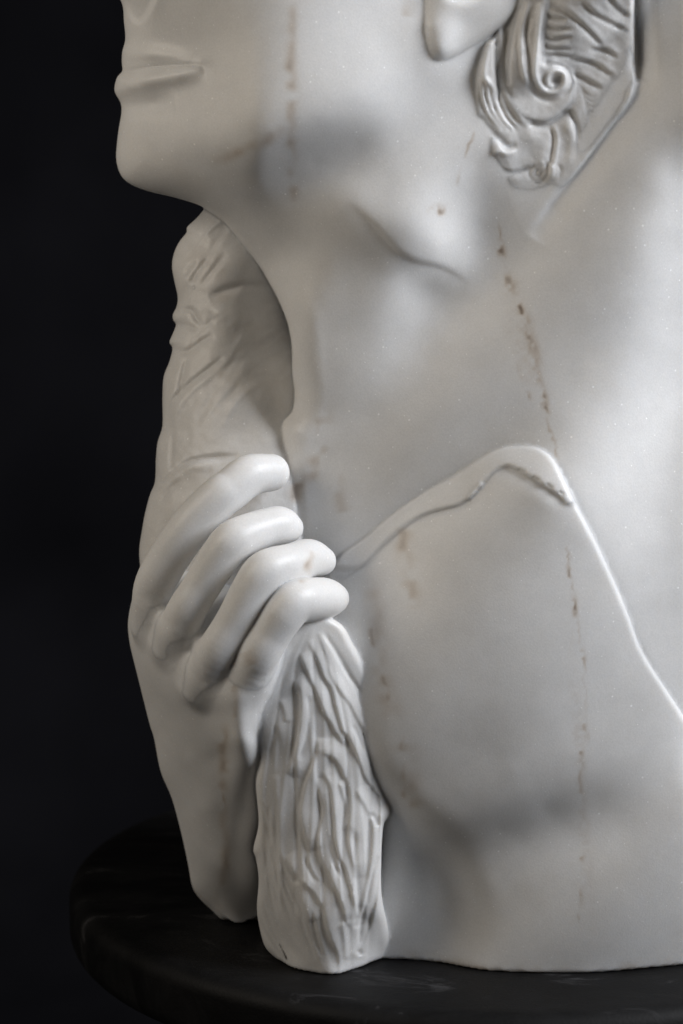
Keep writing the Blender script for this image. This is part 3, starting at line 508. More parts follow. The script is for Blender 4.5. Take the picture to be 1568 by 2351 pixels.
# ------------------------------------------------------------------ the bust: head, neck, chest, shoulder drape
profile = [(205, -90), (222, -150), (262, -232), (300, -300), (1000, -300), (1700, -300), (1745, 0), (1752, 600), (1750, 1300),
           (1748, 2000), (1740, 2400), (1300, 2420), (800, 2400), (690, 2300), (700, 2000), (690, 1700), (660, 1450), (640, 1200), (640, 1000),
           (671, 945), (677, 903), (672, 855), (671, 807), (667, 772), (659, 737), (641, 692), (618, 648), (589, 599), (554, 556),
           (516, 511), (474, 481), (450, 468), (400, 453), (345, 440), (306, 426), (282, 408), (270, 382), (267, 353), (272, 302),
           (279, 259), (277, 236), (266, 216), (263, 202), (269, 178), (281, 163), (280, 144), (281, 119), (288, 90), (285, 50),
           (281, 10), (262, -22), (225, -50)]
body_pts = [
    # face
    (850, 110, -40), (720, 100, -15), (600, 90, 25), (500, 80, 75), (410, 70, 130), (330, 60, 190), (300, 20, 215),
    (470, 150, 100), (380, 150, 150), (310, 165, 195), (320, 240, 200), (420, 250, 130), (540, 230, 60), (680, 210, 5), (820, 215, -35),
    (310, 350, 190), (400, 350, 135), (500, 335, 88), (620, 300, 38), (740, 268, 2), (850, 240, -18),
    (950, 60, -25), (955, 160, 5), (930, 230, 0), (850, -150, -40), (500, -150, 60), (330, -150, 150), (1100, -150, 10),
    # under the jaw
    (340, 415, 205), (430, 425, 200), (520, 440, 190), (620, 405, 142), (720, 370, 100), (820, 335, 52), (900, 300, 20),
    # neck
    (560, 515, 235), (640, 520, 170), (620, 600, 230), (690, 620, 158), (720, 520, 120), (800, 430, 78), (880, 400, 48), (960, 340, 18), (1030, 250, 30),
    (1080, 180, 50), (980, 450, 20), (1060, 420, 40), (900, 500, 42), (1000, 560, 28), (1060, 610, 50), (1100, 520, 85), (1095, 380, 80),
    (790, 520, 100), (850, 590, 102), (930, 630, 88), (1020, 680, 85), (800, 680, 122), (720, 740, 150), (940, 740, 82), (880, 800, 100),
    (780, 830, 138), (700, 860, 172), (980, 830, 108), (1080, 760, 108), (1130, 640, 112),
    # chest below the neck
    (720, 980, 168), (820, 960, 138), (930, 940, 124), (1040, 930, 112), (1130, 850, 118), (1170, 960, 112),
    (720, 1120, 168), (820, 1120, 140), (940, 1060, 122), (1060, 1030, 108), (740, 1280, 150),
    # drape over the raised shoulder
    (1235, 545, 118), (1300, 430, 106), (1400, 300, 94), (1470, 190, 88), (1530, 60, 84), (1600, 0, 92), (1500, -150, 84), (1650, -100, 130),
    (1180, 640, 118), (1205, 740, 116), (1300, 620, 108), (1400, 470, 90), (1480, 330, 70), (1530, 330, 60), (1400, 650, 84), (1480, 560, 54), (1535, 520, 42), (1590, 520, 74),
    (1310, 850, 100), (1420, 850, 66), (1500, 800, 46), (1560, 800, 60), (1630, 780, 110), (1600, 300, 70), (1680, 500, 170), (1700, 800, 180),
    (1265, 1000, 96), (1340, 1020, 80), (1440, 1020, 46), (1530, 1020, 40), (1620, 1020, 80), (1700, 1100, 150),
    (1400, 1250, 52), (1480, 1250, 30), (1560, 1250, 38), (1640, 1300, 84), (1540, 1500, 40), (1620, 1550, 72), (1700, 1600, 135),
    # under the tunic
    (1000, 1300, 150), (1200, 1300, 110), (900, 1700, 110), (1200, 1700, 60), (1450, 1700, 70), (1200, 2100, 60), (1500, 2100, 90), (900, 2100, 140),
    (1700, 2100, 160), (800, 1500, 150), (760, 2200, 160), (1200, 2350, 60),
]
body = Relief('body', profile, body_pts, 70, 85, 900, 1, Rb=200, smooth=0.02)
# mouth, lips, nostril wing
body.stroke([(262, 192), (310, 186), (370, 178), (430, 166), (466, 156)], 17, 24, 22, taper=0.3)
body.stroke([(275, 126), (330, 124), (390, 130), (440, 142)], 20, 12, 14, taper=0.35)
body.stroke([(268, 168), (330, 156), (400, 150), (446, 149), (468, 152)], 4.5, -9, 5, taper=0.2)
body.stroke([(272, 244), (330, 242), (400, 232)], 22, -16, taper=0.3)
body.bump(474, 154, 16, 14, -3)
body.lift([(286, -30), (350, -30), (352, 0), (328, 44), (312, 48), (298, 28)], -16, 9)
body.bump(318, -20, 60, 52, 26)
body.add_surface('BODY')
# crisp turns of plane: neck muscle, the small lit plane under it, jaw line, the crease beside the hair
body.stroke([(795, 470), (850, 520), (905, 580), (950, 606), (1015, 622), (1075, 656)], 10, -6, 30, taper=0.25)
body.stroke([(1222, 545), (1265, 482), (1330, 395), (1400, 302), (1462, 215), (1466, 120), (1462, -60), (1462, -200)], 13, -13, 34, taper=0.1)

body.stroke([(1468, 190), (1466, 80), (1464, -60), (1464, -220)], 14, -24, 20, taper=0.12)

# ------------------------------------------------------------------ ear lobe
ear = Relief('ear_lobe', [(955, -300), (956, -100), (956, 40), (958, 95), (968, 130), (988, 151), (1018, 146), (1060, 126), (1110, 94), (1160, 60),
                          (1205, 22), (1245, -30), (1290, -150), (1290, -300)],
             [(962, 70, 40), (985, 60, 12), (1060, 50, 20), (1130, 30, 48), (1200, 0, 84), (990, 128, 46), (1012, 112, 22), (1060, 105, 38), (1000, 0, 0), (1080, -60, -10),
              (1200, -150, 20), (965, -150, 0)], 26, 30, 200, 4)
ear.stroke([(1020, -90), (1030, -30), (1060, -14), (1100, -26), (1130, -80)], 16, -22, taper=0.1)

ear.seat(body, [((961, 30), (944, 30), 14), ((961, 90), (944, 90), 14), ((985, 140), (985, 168), -6), ((1040, 130), (1045, 150), -10), ((1120, 85), (1120, 105), -22), ((1190, 30), (1190, 60), -24), ((961, -150), (944, -150), 14), ((1200, -150), (1200, -150), -40)])

# ------------------------------------------------------------------ curled hair
hz = lambda L: [(1035 + a * .28, b * .28) for a, b in L]
hair = Relief('curled_hair', [(1150, -300), (1141, 40), (1110, 95), (1095, 140), (1089, 180), (1087, 235), (1092, 268), (1117, 302), (1120, 345), (1140, 376), (1160, 420),
                              (1180, 480), (1215, 548), (1264, 484), (1331, 395), (1401, 303), (1456, 222), (1462, 140), (1460, 0), (1460, -300)],
              [(1110, 150, 66), (1110, 260, 74), (1160, 100, 78), (1180, 200, 72), (1240, 120, 74), (1270, 200, 76), (1330, 100, 80), (1400, 60, 88),
               (1440, 40, 94), (1320, 200, 82), (1380, 200, 92), (1430, 160, 100), (1150, 340, 86), (1220, 330, 88), (1290, 310, 96), (1330, 340, 112),
               (1200, 420, 108), (1260, 420, 120), (1215, 520, 150), (1165, 450, 122), (1200, -150, 70), (1420, -150, 90), (1370, 270, 106), (1300, 370, 114)],
              5, 4, 500, 5)
hair.seat(body, [((1095, 130), (1080, 130), 0), ((1093, 210), (1078, 210), -2), ((1104, 285), (1090, 285), -4), ((1128, 350), (1112, 355), -5), ((1168, 420), (1155, 425), -3),
                 ((1190, 490), (1180, 495), 0), ((1215, 530), (1215, 548), 2), ((1450, 40), (1463, 40), 13), ((1448, 140), (1466, 140), 13), ((1440, 225), (1452, 230), 13), ((1392, 302), (1400, 306), 13),
                 ((1328, 388), (1332, 394), 13), ((1262, 478), (1266, 484), -3), ((1450, -150), (1463, -150), 13), ((1150, -150), (1120, -150), -16)])
hair.base = hair.f.copy()
hair.add_surface('HAIR')
# the large masses: front lock, spiral lock, lower curls, the hair combed back
hair.stroke([(1150, 30), (1122, 110), (1112, 190), (1125, 260), (1165, 310), (1215, 330)], 26, 12, taper=.1)
hair.stroke([(1162, 40), (1152, 120), (1155, 200), (1180, 262), (1235, 296), (1290, 272)], 11, -15, taper=.12)
hair.bump(1236, 190, 62, 88, 13)
hair.stroke([(1235, 330), (1262, 360), (1250, 420)], 26, 12, taper=.2)
hair.bump(1160, 360, 34, 28, 12); hair.bump(1205, 352, 34, 34, 8)
hair.bump(1340, 110, 60, 120, 10, -30)
_q = np.clip(-hair.s / 26, 0, 1)
_i, _j = hair.bb[0] - body.bb[0], hair.bb[2] - body.bb[2]
_bf = body.f[_i:_i + hair.f.shape[0], _j:_j + hair.f.shape[1]]
_lim = _bf - 7 * _q * np.clip((1440 - hair.X - 0.62 * np.clip(hair.Y - 140, 0, None)) / 40, -1.2, 1) * np.clip((535 - hair.Y) / 120, 0, 1)
_h = np.clip(0.5 + (hair.f - _lim) * 0.5 / 10, 0, 1)
hair.f = (hair.f + (_lim - hair.f) * _h - 10 * _h * (1 - _h)).astype(np.float32)
HS = 0.62
rbf_hair = hair.f.copy()
# big lock that winds into the spiral
hair.lift(hz([(540, 100), (480, 400), (465, 600), (500, 840), (620, 975), (760, 1005), (880, 945), (980, 840), (1010, 700), (960, 560), (850, 500), (760, 520), (740, 300), (790, 0), (640, -60)]), 15, 10)
hair.stroke(hz([(640, 10), (590, 180), (570, 350), (590, 560), (620, 700)]), 6.5, 9, 4.5, taper=.1)
hair.stroke(hz([(650, 120), (620, 300), (640, 440), (660, 600)]), 5, -9, taper=.2)
hair.stroke(hz([(730, 20), (715, 300), (695, 500), (700, 640), (760, 740), (850, 760), (930, 700), (930, 610), (860, 580), (800, 620), (800, 690), (850, 710)]), 7, 13, 6, taper=.06)
hair.stroke(hz([(780, 560), (850, 530), (940, 560), (985, 650), (970, 740), (900, 800)]), 5, -8, taper=.2)
hair.bump(1035 + 840 * .28, 668 * .28, 9, 8, -12)
hair.stroke(hz([(620, 700), (700, 780), (800, 830), (900, 810)]), 6, -6, taper=.25)
# front lock beside the neck
hair.stroke(hz([(340, 260), (290, 450), (270, 620), (330, 700), (380, 760)]), 7, 9, 5, taper=.15)
hair.stroke(hz([(375, 260), (365, 480), (385, 700), (400, 840)]), 3.2, -13, taper=.15, rough=.5)
hair.stroke(hz([(420, 250), (420, 480), (430, 640), (460, 800), (560, 960), (640, 1040)]), 8, 11, 6, taper=.1)
hair.stroke(hz([(470, 250), (455, 500), (470, 700)]), 8, -13, taper=.15)
for q, off in enumerate((0, 45, 90, 150)):
    hair.stroke(hz([(225 + off, 640 + q * 20), (245 + off, 820), (300 + off, 960), (400 + off, 1080)]), 3.2, -5.5, taper=.2, rough=.6)
    hair.stroke(hz([(245 + off, 660 + q * 20), (270 + off, 830), (330 + off, 960), (430 + off, 1060)]), 4, 4, taper=.2, rough=.5)
hair.stroke(hz([(210, 960), (300, 1060), (400, 1150), (470, 1210), (540, 1190)]), 9, -15, 6, taper=.15)
hair.stroke(hz([(320, 1270), (400, 1240), (460, 1260), (540, 1230)]), 8, 8, 6, taper=.2)
hair.stroke(hz([(310, 1290), (380, 1370), (470, 1415), (560, 1405), (660, 1370)]), 5, -13, 8, taper=.15)
hair.stroke(hz([(560, 1130), (660, 1120), (740, 1200), (740, 1300), (680, 1360)]), 18, 7, taper=.2)
# locks under the spiral
hair.stroke(hz([(640, 1000), (760, 1030), (860, 980), (960, 900)]), 6, -12, 9, taper=.12)
hair.stroke(hz([(800, 1020), (845, 1120), (830, 1280), (790, 1400)]), 5, -9, 7, taper=.2)
hair.stroke(hz([(830, 1010), (870, 1130), (850, 1300), (800, 1440)]), 6, 7, 6, taper=.2)
hair.stroke(hz([(970, 900), (1030, 1030), (1050, 1170)]), 4.5, -13, 7, taper=.15)
hair.stroke(hz([(930, 960), (990, 1100), (990, 1250), (930, 1380)]), 12, 7, taper=.2)
hair.stroke(hz([(690, 1350), (640, 1420), (690, 1490), (770, 1470), (800, 1380), (760, 1300)]), 4, -7, taper=.1)
hair.stroke(hz([(720, 1390), (690, 1430), (730, 1450), (755, 1400)]), 3.6, -6, taper=.1)
hair.stroke(hz([(720, 1340), (790, 1330), (840, 1400), (800, 1490), (720, 1530)]), 4.5, 5, taper=.1)
hair.stroke(hz([(870, 1330), (900, 1400), (880, 1480)]), 4, -5, taper=.2)
hair.stroke(hz([(590, 1680), (680, 1695), (760, 1685)]), 3.5, -4, taper=.2)
# combed strands sweeping back from the spiral
for a in ([(800, 30), (950, 110), (1100, 235), (1260, 400)], [(1060, 20), (1180, 120), (1330, 200), (1470, 265)],
          [(960, 480), (1120, 510), (1230, 560), (1340, 640)], [(1000, 600), (1110, 660), (1240, 735)], [(1130, 400), (1270, 420), (1370, 480)],
          [(1260, -60), (1350, 60), (1470, 150)]):
    hair.stroke(hz(a), 4.5, -9, 6.5, taper=.2)
    hair.stroke(hz([(x + 30, y - 26) for x, y in a]), 8, 4, taper=.25)
for a in ([(790, 120), (850, 150), (950, 160)], [(790, 215), (880, 245), (980, 235)], [(780, 290), (850, 330), (1000, 300)], [(765, 365), (830, 405), (990, 405)],
          [(760, 470), (850, 450), (1000, 470)]):
    hair.stroke(hz(a), 3.6, -8, 4.5, taper=.2)
    hair.stroke(hz([(x, y - 34) for x, y in a]), 5.5, 4, taper=.25)
for q in range(7):
    hair.stroke(hz([(1050 + q * 12, 700 + q * 45), (1110 + q * 8, 770 + q * 45), (1180 + q * 3, 800 + q * 46)]), 3.2, -3.5, taper=.25)
hair.noise(0.7, 7, 5); hair.noise(1.6, 21, 6)
hair.f = rbf_hair + (hair.f - rbf_hair) * HS
_w = np.clip(-hair.s / 12, 0, 1) * np.clip((470 - hair.Y) / 90, 0, 1)
_w = _w * _w * (3 - 2 * _w)
hair.f = (hair.f * _w + (_bf + 2.5) * (1 - _w)).astype(np.float32)

# ------------------------------------------------------------------ tunic front with its collar band
neckline = [(772, 1284), (790, 1262), (829, 1236), (885, 1188), (961, 1132), (1033, 1092), (1101, 1048), (1150, 1024), (1190, 1019), (1225, 1022),
            (1250, 1034), (1272, 1056), (1293, 1096), (1313, 1138), (1330, 1170), (1353, 1214), (1378, 1264), (1418, 1352), (1446, 1420),
            (1464, 1470), (1486, 1514), (1519, 1566), (1568, 1642), (1640, 1750), (1720, 1870)]
tunic = Relief('tunic', neckline + [(1738, 2100), (1735, 2400), (1300, 2420), (900, 2420), (760, 2350), (770, 2100), (790, 1800), (770, 1500), (745, 1340)],
               [(790, 1290, 105), (850, 1245, 92), (950, 1170, 84), (1050, 1110, 78), (1150, 1050, 66), (1220, 1045, 60), (1280, 1110, 50), (1330, 1200, 32),
                (800, 1400, 96), (850, 1350, 78), (950, 1300, 50), (1050, 1250, 34), (1150, 1200, 30), (1250, 1250, 18),
                (820, 1550, 86), (880, 1500, 52), (960, 1500, 14), (1080, 1450, -14), (1200, 1450, -20), (1320, 1400, -4), (1390, 1380, 8),
                (860, 1700, 76), (930, 1700, 22), (1040, 1680, -30), (1180, 1660, -50), (1320, 1640, -38), (1440, 1600, -6),
                (890, 1850, 96), (960, 1840, 42), (1060, 1810, -14), (1180, 1770, -46), (1320, 1730, -48), (1450, 1720, -20), (1540, 1720, 14),
                (900, 1960, 126), (980, 1960, 84), (1060, 1935, 50), (1150, 1905, 30), (1260, 1865, 8), (1370, 1830, -16), (1480, 1830, -8), (1580, 1830, 28),
                (910, 2060, 136), (1000, 2050, 88), (1120, 2030, 36), (1260, 2000, 8), (1400, 1960, -6), (1520, 1960, 14), (1640, 1960, 80),
                (905, 2193, 132), (960, 2196, 118), (1046, 2214, 62), (1103, 2230, 18), (1200, 2236, 0), (1343, 2236, 0), (1487, 2223, 38), (1568, 2214, 66), (1680, 2200, 130),
                (905, 2300, 132), (1046, 2300, 62), (1200, 2330, 4), (1343, 2330, 4), (1568, 2300, 66), (860, 2050, 150), (850, 2190, 140)],
               11, 13, 700, 4, smooth=0.006)
tunic.add_surface('TUNIC')
tunic.lift([(760, 1300), (790, 1262), (829, 1236), (885, 1188), (961, 1132), (1033, 1092), (1101, 1048), (1150, 1015), (1225, 1012), (1260, 1034), (1293, 1086), (1320, 1150),
            (1297, 1156), (1281, 1138), (1241, 1112), (1193, 1082), (1165, 1070), (1137, 1080), (1113, 1106), (1085, 1140), (1045, 1160), (1000, 1172), (937, 1202), (880, 1250), (830, 1300)], 6, 9)
inner = [(1137, 1082), (1165, 1072), (1193, 1083), (1241, 1113), (1281, 1139), (1300, 1158)]
tunic.stroke(inner, 4, -4.5, 20, taper=.15)
tunic.stroke([(937, 1204), (977, 1182), (1025, 1171), (1069, 1156), (1113, 1108)], 3, -3.5, 6, taper=.2)
for (a, b), (c, d) in (((1190, 1077), (1206, 1084)), ((1222, 1094), (1240, 1104)), ((1254, 1111), (1269, 1121)), ((1282, 1128), (1294, 1136))):
    tunic.stroke([(a, b), (c, d)], 2.8, -5, taper=.1, curve=False)
tunic.stroke([(1074, 1148), (1092, 1126), (1108, 1108)], 7, 3.5, taper=.1, rough=.5)
body.lift([(860, 1300), (1000, 1210), (1150, 1110), (1230, 1110), (1290, 1240), (1400, 1460), (1520, 1680), (1700, 1960), (1740, 2420), (820, 2420), (800, 1500)], -130, 60)

# ------------------------------------------------------------------ forearm and back of the hand
hand = Relief('hand', [(327, 1330), (310, 1362), (300, 1390), (294, 1432), (297, 1470), (303, 1500), (319, 1564), (343, 1660), (354, 1696), (369, 1771), (395, 1834), (416, 1912),
                       (432, 1985), (442, 2037), (463, 2068), (494, 2098), (512, 2130), (520, 2250), (660, 2250), (690, 2000), (672, 1800), (640, 1690), (625, 1640), (650, 1560), (680, 1500), (690, 1440), (600, 1380), (480, 1330), (400, 1300)],
              [(318, 1400, 168), (350, 1388, 106), (372, 1430, 88), (402, 1455, 50), (436, 1500, 44), (472, 1550, 14), (515, 1550, 10), (562, 1558, -10), (605, 1540, -8), (640, 1520, 6),
               (400, 1400, 118), (455, 1410, 100), (520, 1455, 54), (590, 1470, 26), (320, 1500, 168), (372, 1530, 98), (430, 1590, 52), (500, 1610, 30), (550, 1600, -4), (600, 1600, 10),
               (345, 1620, 206), (420, 1640, 126), (480, 1640, 88), (520, 1640, 52), (550, 1630, 26), (585, 1630, 34), (615, 1640, 58),
               (535, 1700, 88), (565, 1700, 84), (590, 1690, 98),
               (380, 1740, 236), (440, 1740, 188), (495, 1740, 170), (535, 1760, 150), (575, 1765, 146), (620, 1760, 170),
               (420, 1860, 290), (470, 1860, 250), (515, 1860, 246), (560, 1860, 262), (610, 1860, 290),
               (450, 1980, 340), (485, 1985, 322), (515, 1990, 320), (560, 1990, 345), (620, 1990, 380),
               (480, 2080, 404), (515, 2100, 398), (560, 2100, 402), (620, 2100, 410), (515, 2250, 404), (600, 2250, 404), (400, 1330, 190), (560, 1400, 80)],
              46, 50, 640, 12, Rb=90, fwd=35)
hand.add_surface('HAND')
hand.stroke([(497, 1600), (515, 1680), (512, 1760), (512, 1850), (512, 1960)], 26, -8, taper=.25)
hand.stroke([(433, 1460), (450, 1530), (475, 1575)], 14, -12, taper=.25)
hand.stroke([(350, 1430), (372, 1490), (400, 1530)], 16, -7, taper=.25)
hand.stroke([(520, 1540), (560, 1500)], 14, -8, taper=.25)
hand.noise(2.0, 60, 11)

fingers = [
    Chain('finger', [(334, 1432, 184, 30), (352, 1350, 128, 46), (390, 1277, 108, 48), (440, 1206, 94, 49), (500, 1146, 90, 50), (528, 1125, 98, 49), (572, 1092, 120, 48), (622, 1085, 158, 43)], 9, n=7),
    Chain('finger', [(388, 1484, 118, 30), (420, 1416, 62, 45), (463, 1345, 46, 44), (508, 1274, 34, 47), (532, 1246, 34, 49), (556, 1232, 46, 48), (600, 1216, 78, 46), (640, 1207, 108, 45), (664, 1212, 136, 33)], 5, n=7),
    Chain('finger', [(456, 1580, 82, 30), (491, 1508, 22, 46), (536, 1432, 4, 45), (578, 1356, -6, 48), (604, 1320, -4, 51), (630, 1304, 10, 49), (672, 1294, 44, 47), (708, 1282, 76, 45), (738, 1288, 110, 34)], 5, n=7),
    Chain('finger', [(550, 1592, 58, 34), (588, 1515, 2, 47), (623, 1455, -12, 46), (657, 1404, -20, 49), (676, 1384, -16, 51), (702, 1378, 2, 51), (742, 1374, 42, 48), (766, 1374, 88, 36)], 5, n=7),
]

# ------------------------------------------------------------------ braid above the hand
bz = lambda L: [(282 + a * .3202, 439 + b * .3202) for a, b in L]
braid = Relief('braid', [(640, 400), (560, 420), (490, 460), (452, 500), (430, 521), (428, 534), (411, 556), (399, 583), (395, 612), (400, 644), (408, 682), (405, 705), (397, 722), (398, 735), (404, 746),
                         (396, 768), (389, 786), (396, 800), (389, 830), (376, 865), (373, 913), (373, 977), (362, 1015), (358, 1054), (356, 1105), (344, 1137), (333, 1179),
                         (327, 1212), (320, 1260), (322, 1300), (330, 1340), (420, 1420), (600, 1420), (700, 1300), (700, 1000), (720, 800), (720, 560)],
               [(440, 560, 420), (500, 500, 410), (470, 620, 370), (540, 600, 365), (600, 640, 400), (640, 720, 440), (430, 740, 370), (500, 740, 330), (560, 740, 350), (620, 800, 400), (660, 880, 360),
                (420, 860, 330), (480, 860, 290), (560, 870, 270), (620, 900, 280), (660, 960, 270), (400, 980, 300), (460, 980, 255), (560, 980, 225), (640, 1000, 215),
                (390, 1080, 265), (450, 1080, 222), (540, 1070, 195), (640, 1080, 185), (680, 1180, 175), (350, 1180, 262), (400, 1180, 222), (340, 1280, 250), (400, 1280, 220), (560, 1250, 160), (680, 1300, 160), (500, 1400, 200)],
               34, 50, 620, 6, Rb=90)
for a, w, am in (([(620, 320), (700, 260), (760, 200)], 6, -9), ([(440, 620), (470, 560), (530, 500)], 5, -7), ([(480, 660), (540, 560), (620, 480)], 5, -7), ([(560, 680), (640, 570), (740, 440)], 6, -6),
                 ([(620, 760), (720, 710), (850, 670), (1030, 655)], 7, -12), ([(400, 700), (500, 560), (560, 400)], 7, 5),
                 ([(420, 850), (490, 850), (530, 910), (570, 970)], 5, -10), ([(380, 965), (460, 960), (540, 1000)], 5, -7),
                 ([(360, 1130), (460, 1150), (560, 1080), (650, 1030)], 6, -11), ([(470, 1170), (440, 1290), (400, 1480)], 5, -8),
                 ([(300, 1620), (370, 1490), (480, 1380), (620, 1270), (720, 1180)], 5.5, -12), ([(350, 1690), (390, 1560), (470, 1440), (640, 1290)], 7, 8),
                 ([(360, 1680), (355, 1850), (350, 2010)], 5, -7), ([(250, 2020), (290, 2080), (370, 2010), (470, 1940), (620, 1910), (830, 1895)], 5, -11),
                 ([(300, 2130), (400, 2000), (520, 1960), (700, 1950)], 10, 8), ([(260, 2250), (330, 2140), (420, 2060)], 6, -6),
                 ([(580, 1450), (720, 1280), (900, 1180)], 8, -5), ([(700, 1560), (800, 1400), (930, 1300)], 9, -4), ([(520, 1700), (620, 1500), (730, 1350)], 9, -4),
                 ([(640, 900), (760, 870), (860, 960)], 16, 8), ([(560, 860), (700, 950), (850, 1060)], 12, -6), ([(880, 1060), (960, 1080), (1080, 1030)], 8, -8)):
    braid.stroke(bz(a), w * 1.1, am * .8, w * 1.5, taper=.25)
_rng = np.random.RandomState(11)
for q in range(26):
    x0 = 400 + 230 * _rng.rand(); y0 = 540 + 500 * _rng.rand(); L_ = 120 + 140 * _rng.rand()
    braid.stroke([(x0, y0), (x0 + .42 * L_, y0 - .62 * L_), (x0 + 1.0 * L_, y0 - 1.0 * L_)], 4 + 4 * _rng.rand(), _rng.choice([-2.0, 1.8, -1.5, 2.2]), taper=.35)
braid.noise(1.6, 40, 21); braid.noise(0.6, 12, 22)

# ------------------------------------------------------------------ braid below the hand
tz = lambda L: [(564.5 + a * .24, 1380 + b * .24) for a, b in L]
lz = lambda L: [(533 + a * .26, 1819 + b * .26) for a, b in L]
tail = Relief('braid_tail', [(690, 1400), (776, 1428), (808, 1474), (836, 1527), (856, 1580), (865, 1640), (876, 1715), (889, 1780), (902, 1822), (904, 1852), (896, 1872), (882, 1890), (877, 1930),
                             (875, 1985), (875, 2040), (880, 2080), (890, 2130), (892, 2200), (850, 2215), (812, 2260), (780, 2330), (690, 2300), (656, 2220), (632, 2199), (608, 2172), (594, 2120), (590, 2080),
                             (594, 2020), (588, 1972), (582, 1948), (594, 1888), (588, 1800), (598, 1740), (592, 1684), (600, 1600), (630, 1480)],
              [(700, 1440, 46), (760, 1440, 55), (800, 1500, 46), (840, 1570, 50), (740, 1520, 30), (680, 1530, 50), (640, 1600, 96), (780, 1600, 18), (820, 1640, 22), (700, 1640, 46), (640, 1680, 98), (610, 1720, 140),
               (720, 1740, 42), (780, 1760, 14), (840, 1760, 14), (660, 1780, 88), (615, 1800, 135), (890, 1840, 44), (700, 1880, 46), (780, 1880, 4), (850, 1880, 0), (640, 1900, 98), (605, 1920, 135),
               (690, 2000, 36), (780, 2000, -12), (850, 2000, -8), (630, 2020, 88), (620, 2120, 94), (680, 2100, 30), (780, 2100, -22), (860, 2100, 14),
               (632, 2196, 92), (680, 2224, 38), (716, 2234, 12), (776, 2240, -10), (808, 2228, 24), (844, 2216, 60), (886, 2196, 120), (690, 2330, 26), (776, 2330, -12), (860, 2300, 70)],
              17, 24, 420, 6, Rb=80, fwd=75)
tail.base = tail.f.copy()
tail.add_surface('TAIL')
tail_smooth = tail.f.copy()
for a, wl, am, wr in (  # (line, width on its lit side, height, width of its slope)
        (tz([(520, 500), (600, 700), (700, 920), (750, 1050), (850, 1230), (940, 1380)]), 4.0, 10, 10),
        (tz([(600, 380), (690, 560), (760, 740), (830, 850), (880, 1060), (940, 1240), (1030, 1380), (1100, 1550), (1150, 1690), (1240, 1810), (1290, 1910)])
         + lz([(1312, 420), (1310, 650), (1296, 900), (1215, 1220), (1145, 1410)]), 4.5, 12, 12),
        (tz([(700, 300), (790, 560), (820, 700), (900, 850), (1000, 980), (1060, 1100), (1130, 1230), (1200, 1400)]), 4.5, 8, 10),
        (tz([(740, 300), (850, 480), (960, 680), (1080, 850), (1160, 1000)]), 4.0, -7, 5),
        (tz([(1020, 1190), (1080, 1310), (1130, 1440)]), 3.5, -5, 5),
        (tz([(1170, 1000), (1200, 1250), (1290, 1540), (1390, 1790), (1400, 1960)]), 9, 10, 15),
        (tz([(1110, 1200), (1180, 1500), (1280, 1740), (1360, 1900)]), 5, -8, 5),
        (tz([(455, 750), (525, 880), (540, 1080), (510, 1300), (460, 1500), (405, 1660)]), 7, 12, 16),
        (tz([(590, 900), (610, 1080), (570, 1330), (500, 1520)]), 6, -5, 10),
        (tz([(690, 1310), (690, 1450), (640, 1600), (580, 1750), (550, 1900), (535, 2010)]) + lz([(640, 330), (690, 520)]), 7, 12, 15),
        (tz([(740, 1440), (860, 1510), (940, 1650), (1000, 1800), (1015, 2000)]) + lz([(1040, 420), (1075, 620), (1095, 760)]), 7, 12, 14),
        (tz([(730, 1630), (800, 1740), (830, 1900), (850, 2100)]) + lz([(915, 420), (960, 580), (1010, 680), (1050, 820), (1082, 960), (1105, 1110)]), 5, 11, 12),
        (tz([(890, 1730), (930, 1850), (965, 2000)]) + lz([(990, 330)]), 4, 7, 8),
        (tz([(680, 1700), (715, 1870), (740, 2010)]) + lz([(770, 420), (800, 620), (870, 740), (930, 870), (985, 1010), (1010, 1130), (1060, 1200)]), 5, 12, 14),
        (tz([(1060, 1800), (1140, 1930), (1200, 2050)]) + lz([(1258, 330), (1240, 600), (1195, 880), (1140, 1110)]), 9, 12, 16),
        (tz([(330, 950), (370, 1060), (380, 1160)]), 4, 4, 6),
        (tz([(280, 1200), (310, 1420), (280, 1700)]), 8, -4, 8),
        (lz([(1080, 350), (1090, 600), (1110, 900), (1120, 1100)]), 8, -9, 8),
        (lz([(1290, 560), (1240, 720), (1190, 940), (1140, 1150), (1120, 1340)]), 5, -9, 5),
        (lz([(1110, 1395), (1138, 1445)]), 6, -10, 6),
        (lz([(1215, 190), (1265, 240), (1285, 300)]), 7, -9, 7),
        (lz([(470, 560), (530, 680), (600, 770), (700, 860), (790, 985), (830, 1150), (880, 1300), (940, 1440), (950, 1590)]), 5, 9, 14),
        (lz([(545, 790), (600, 920), (650, 1020), (700, 1150)]), 5, 7, 9),
        (lz([(960, 1150), (1000, 1300), (1010, 1480)]), 10, 5, 16),
        (lz([(1090, 1180), (1110, 1300), (1070, 1450)]), 12, 5, 10)):
    tail.stroke(a, wr * (2.3 if am > 0 else 1), am, wl * .7, taper=.1)
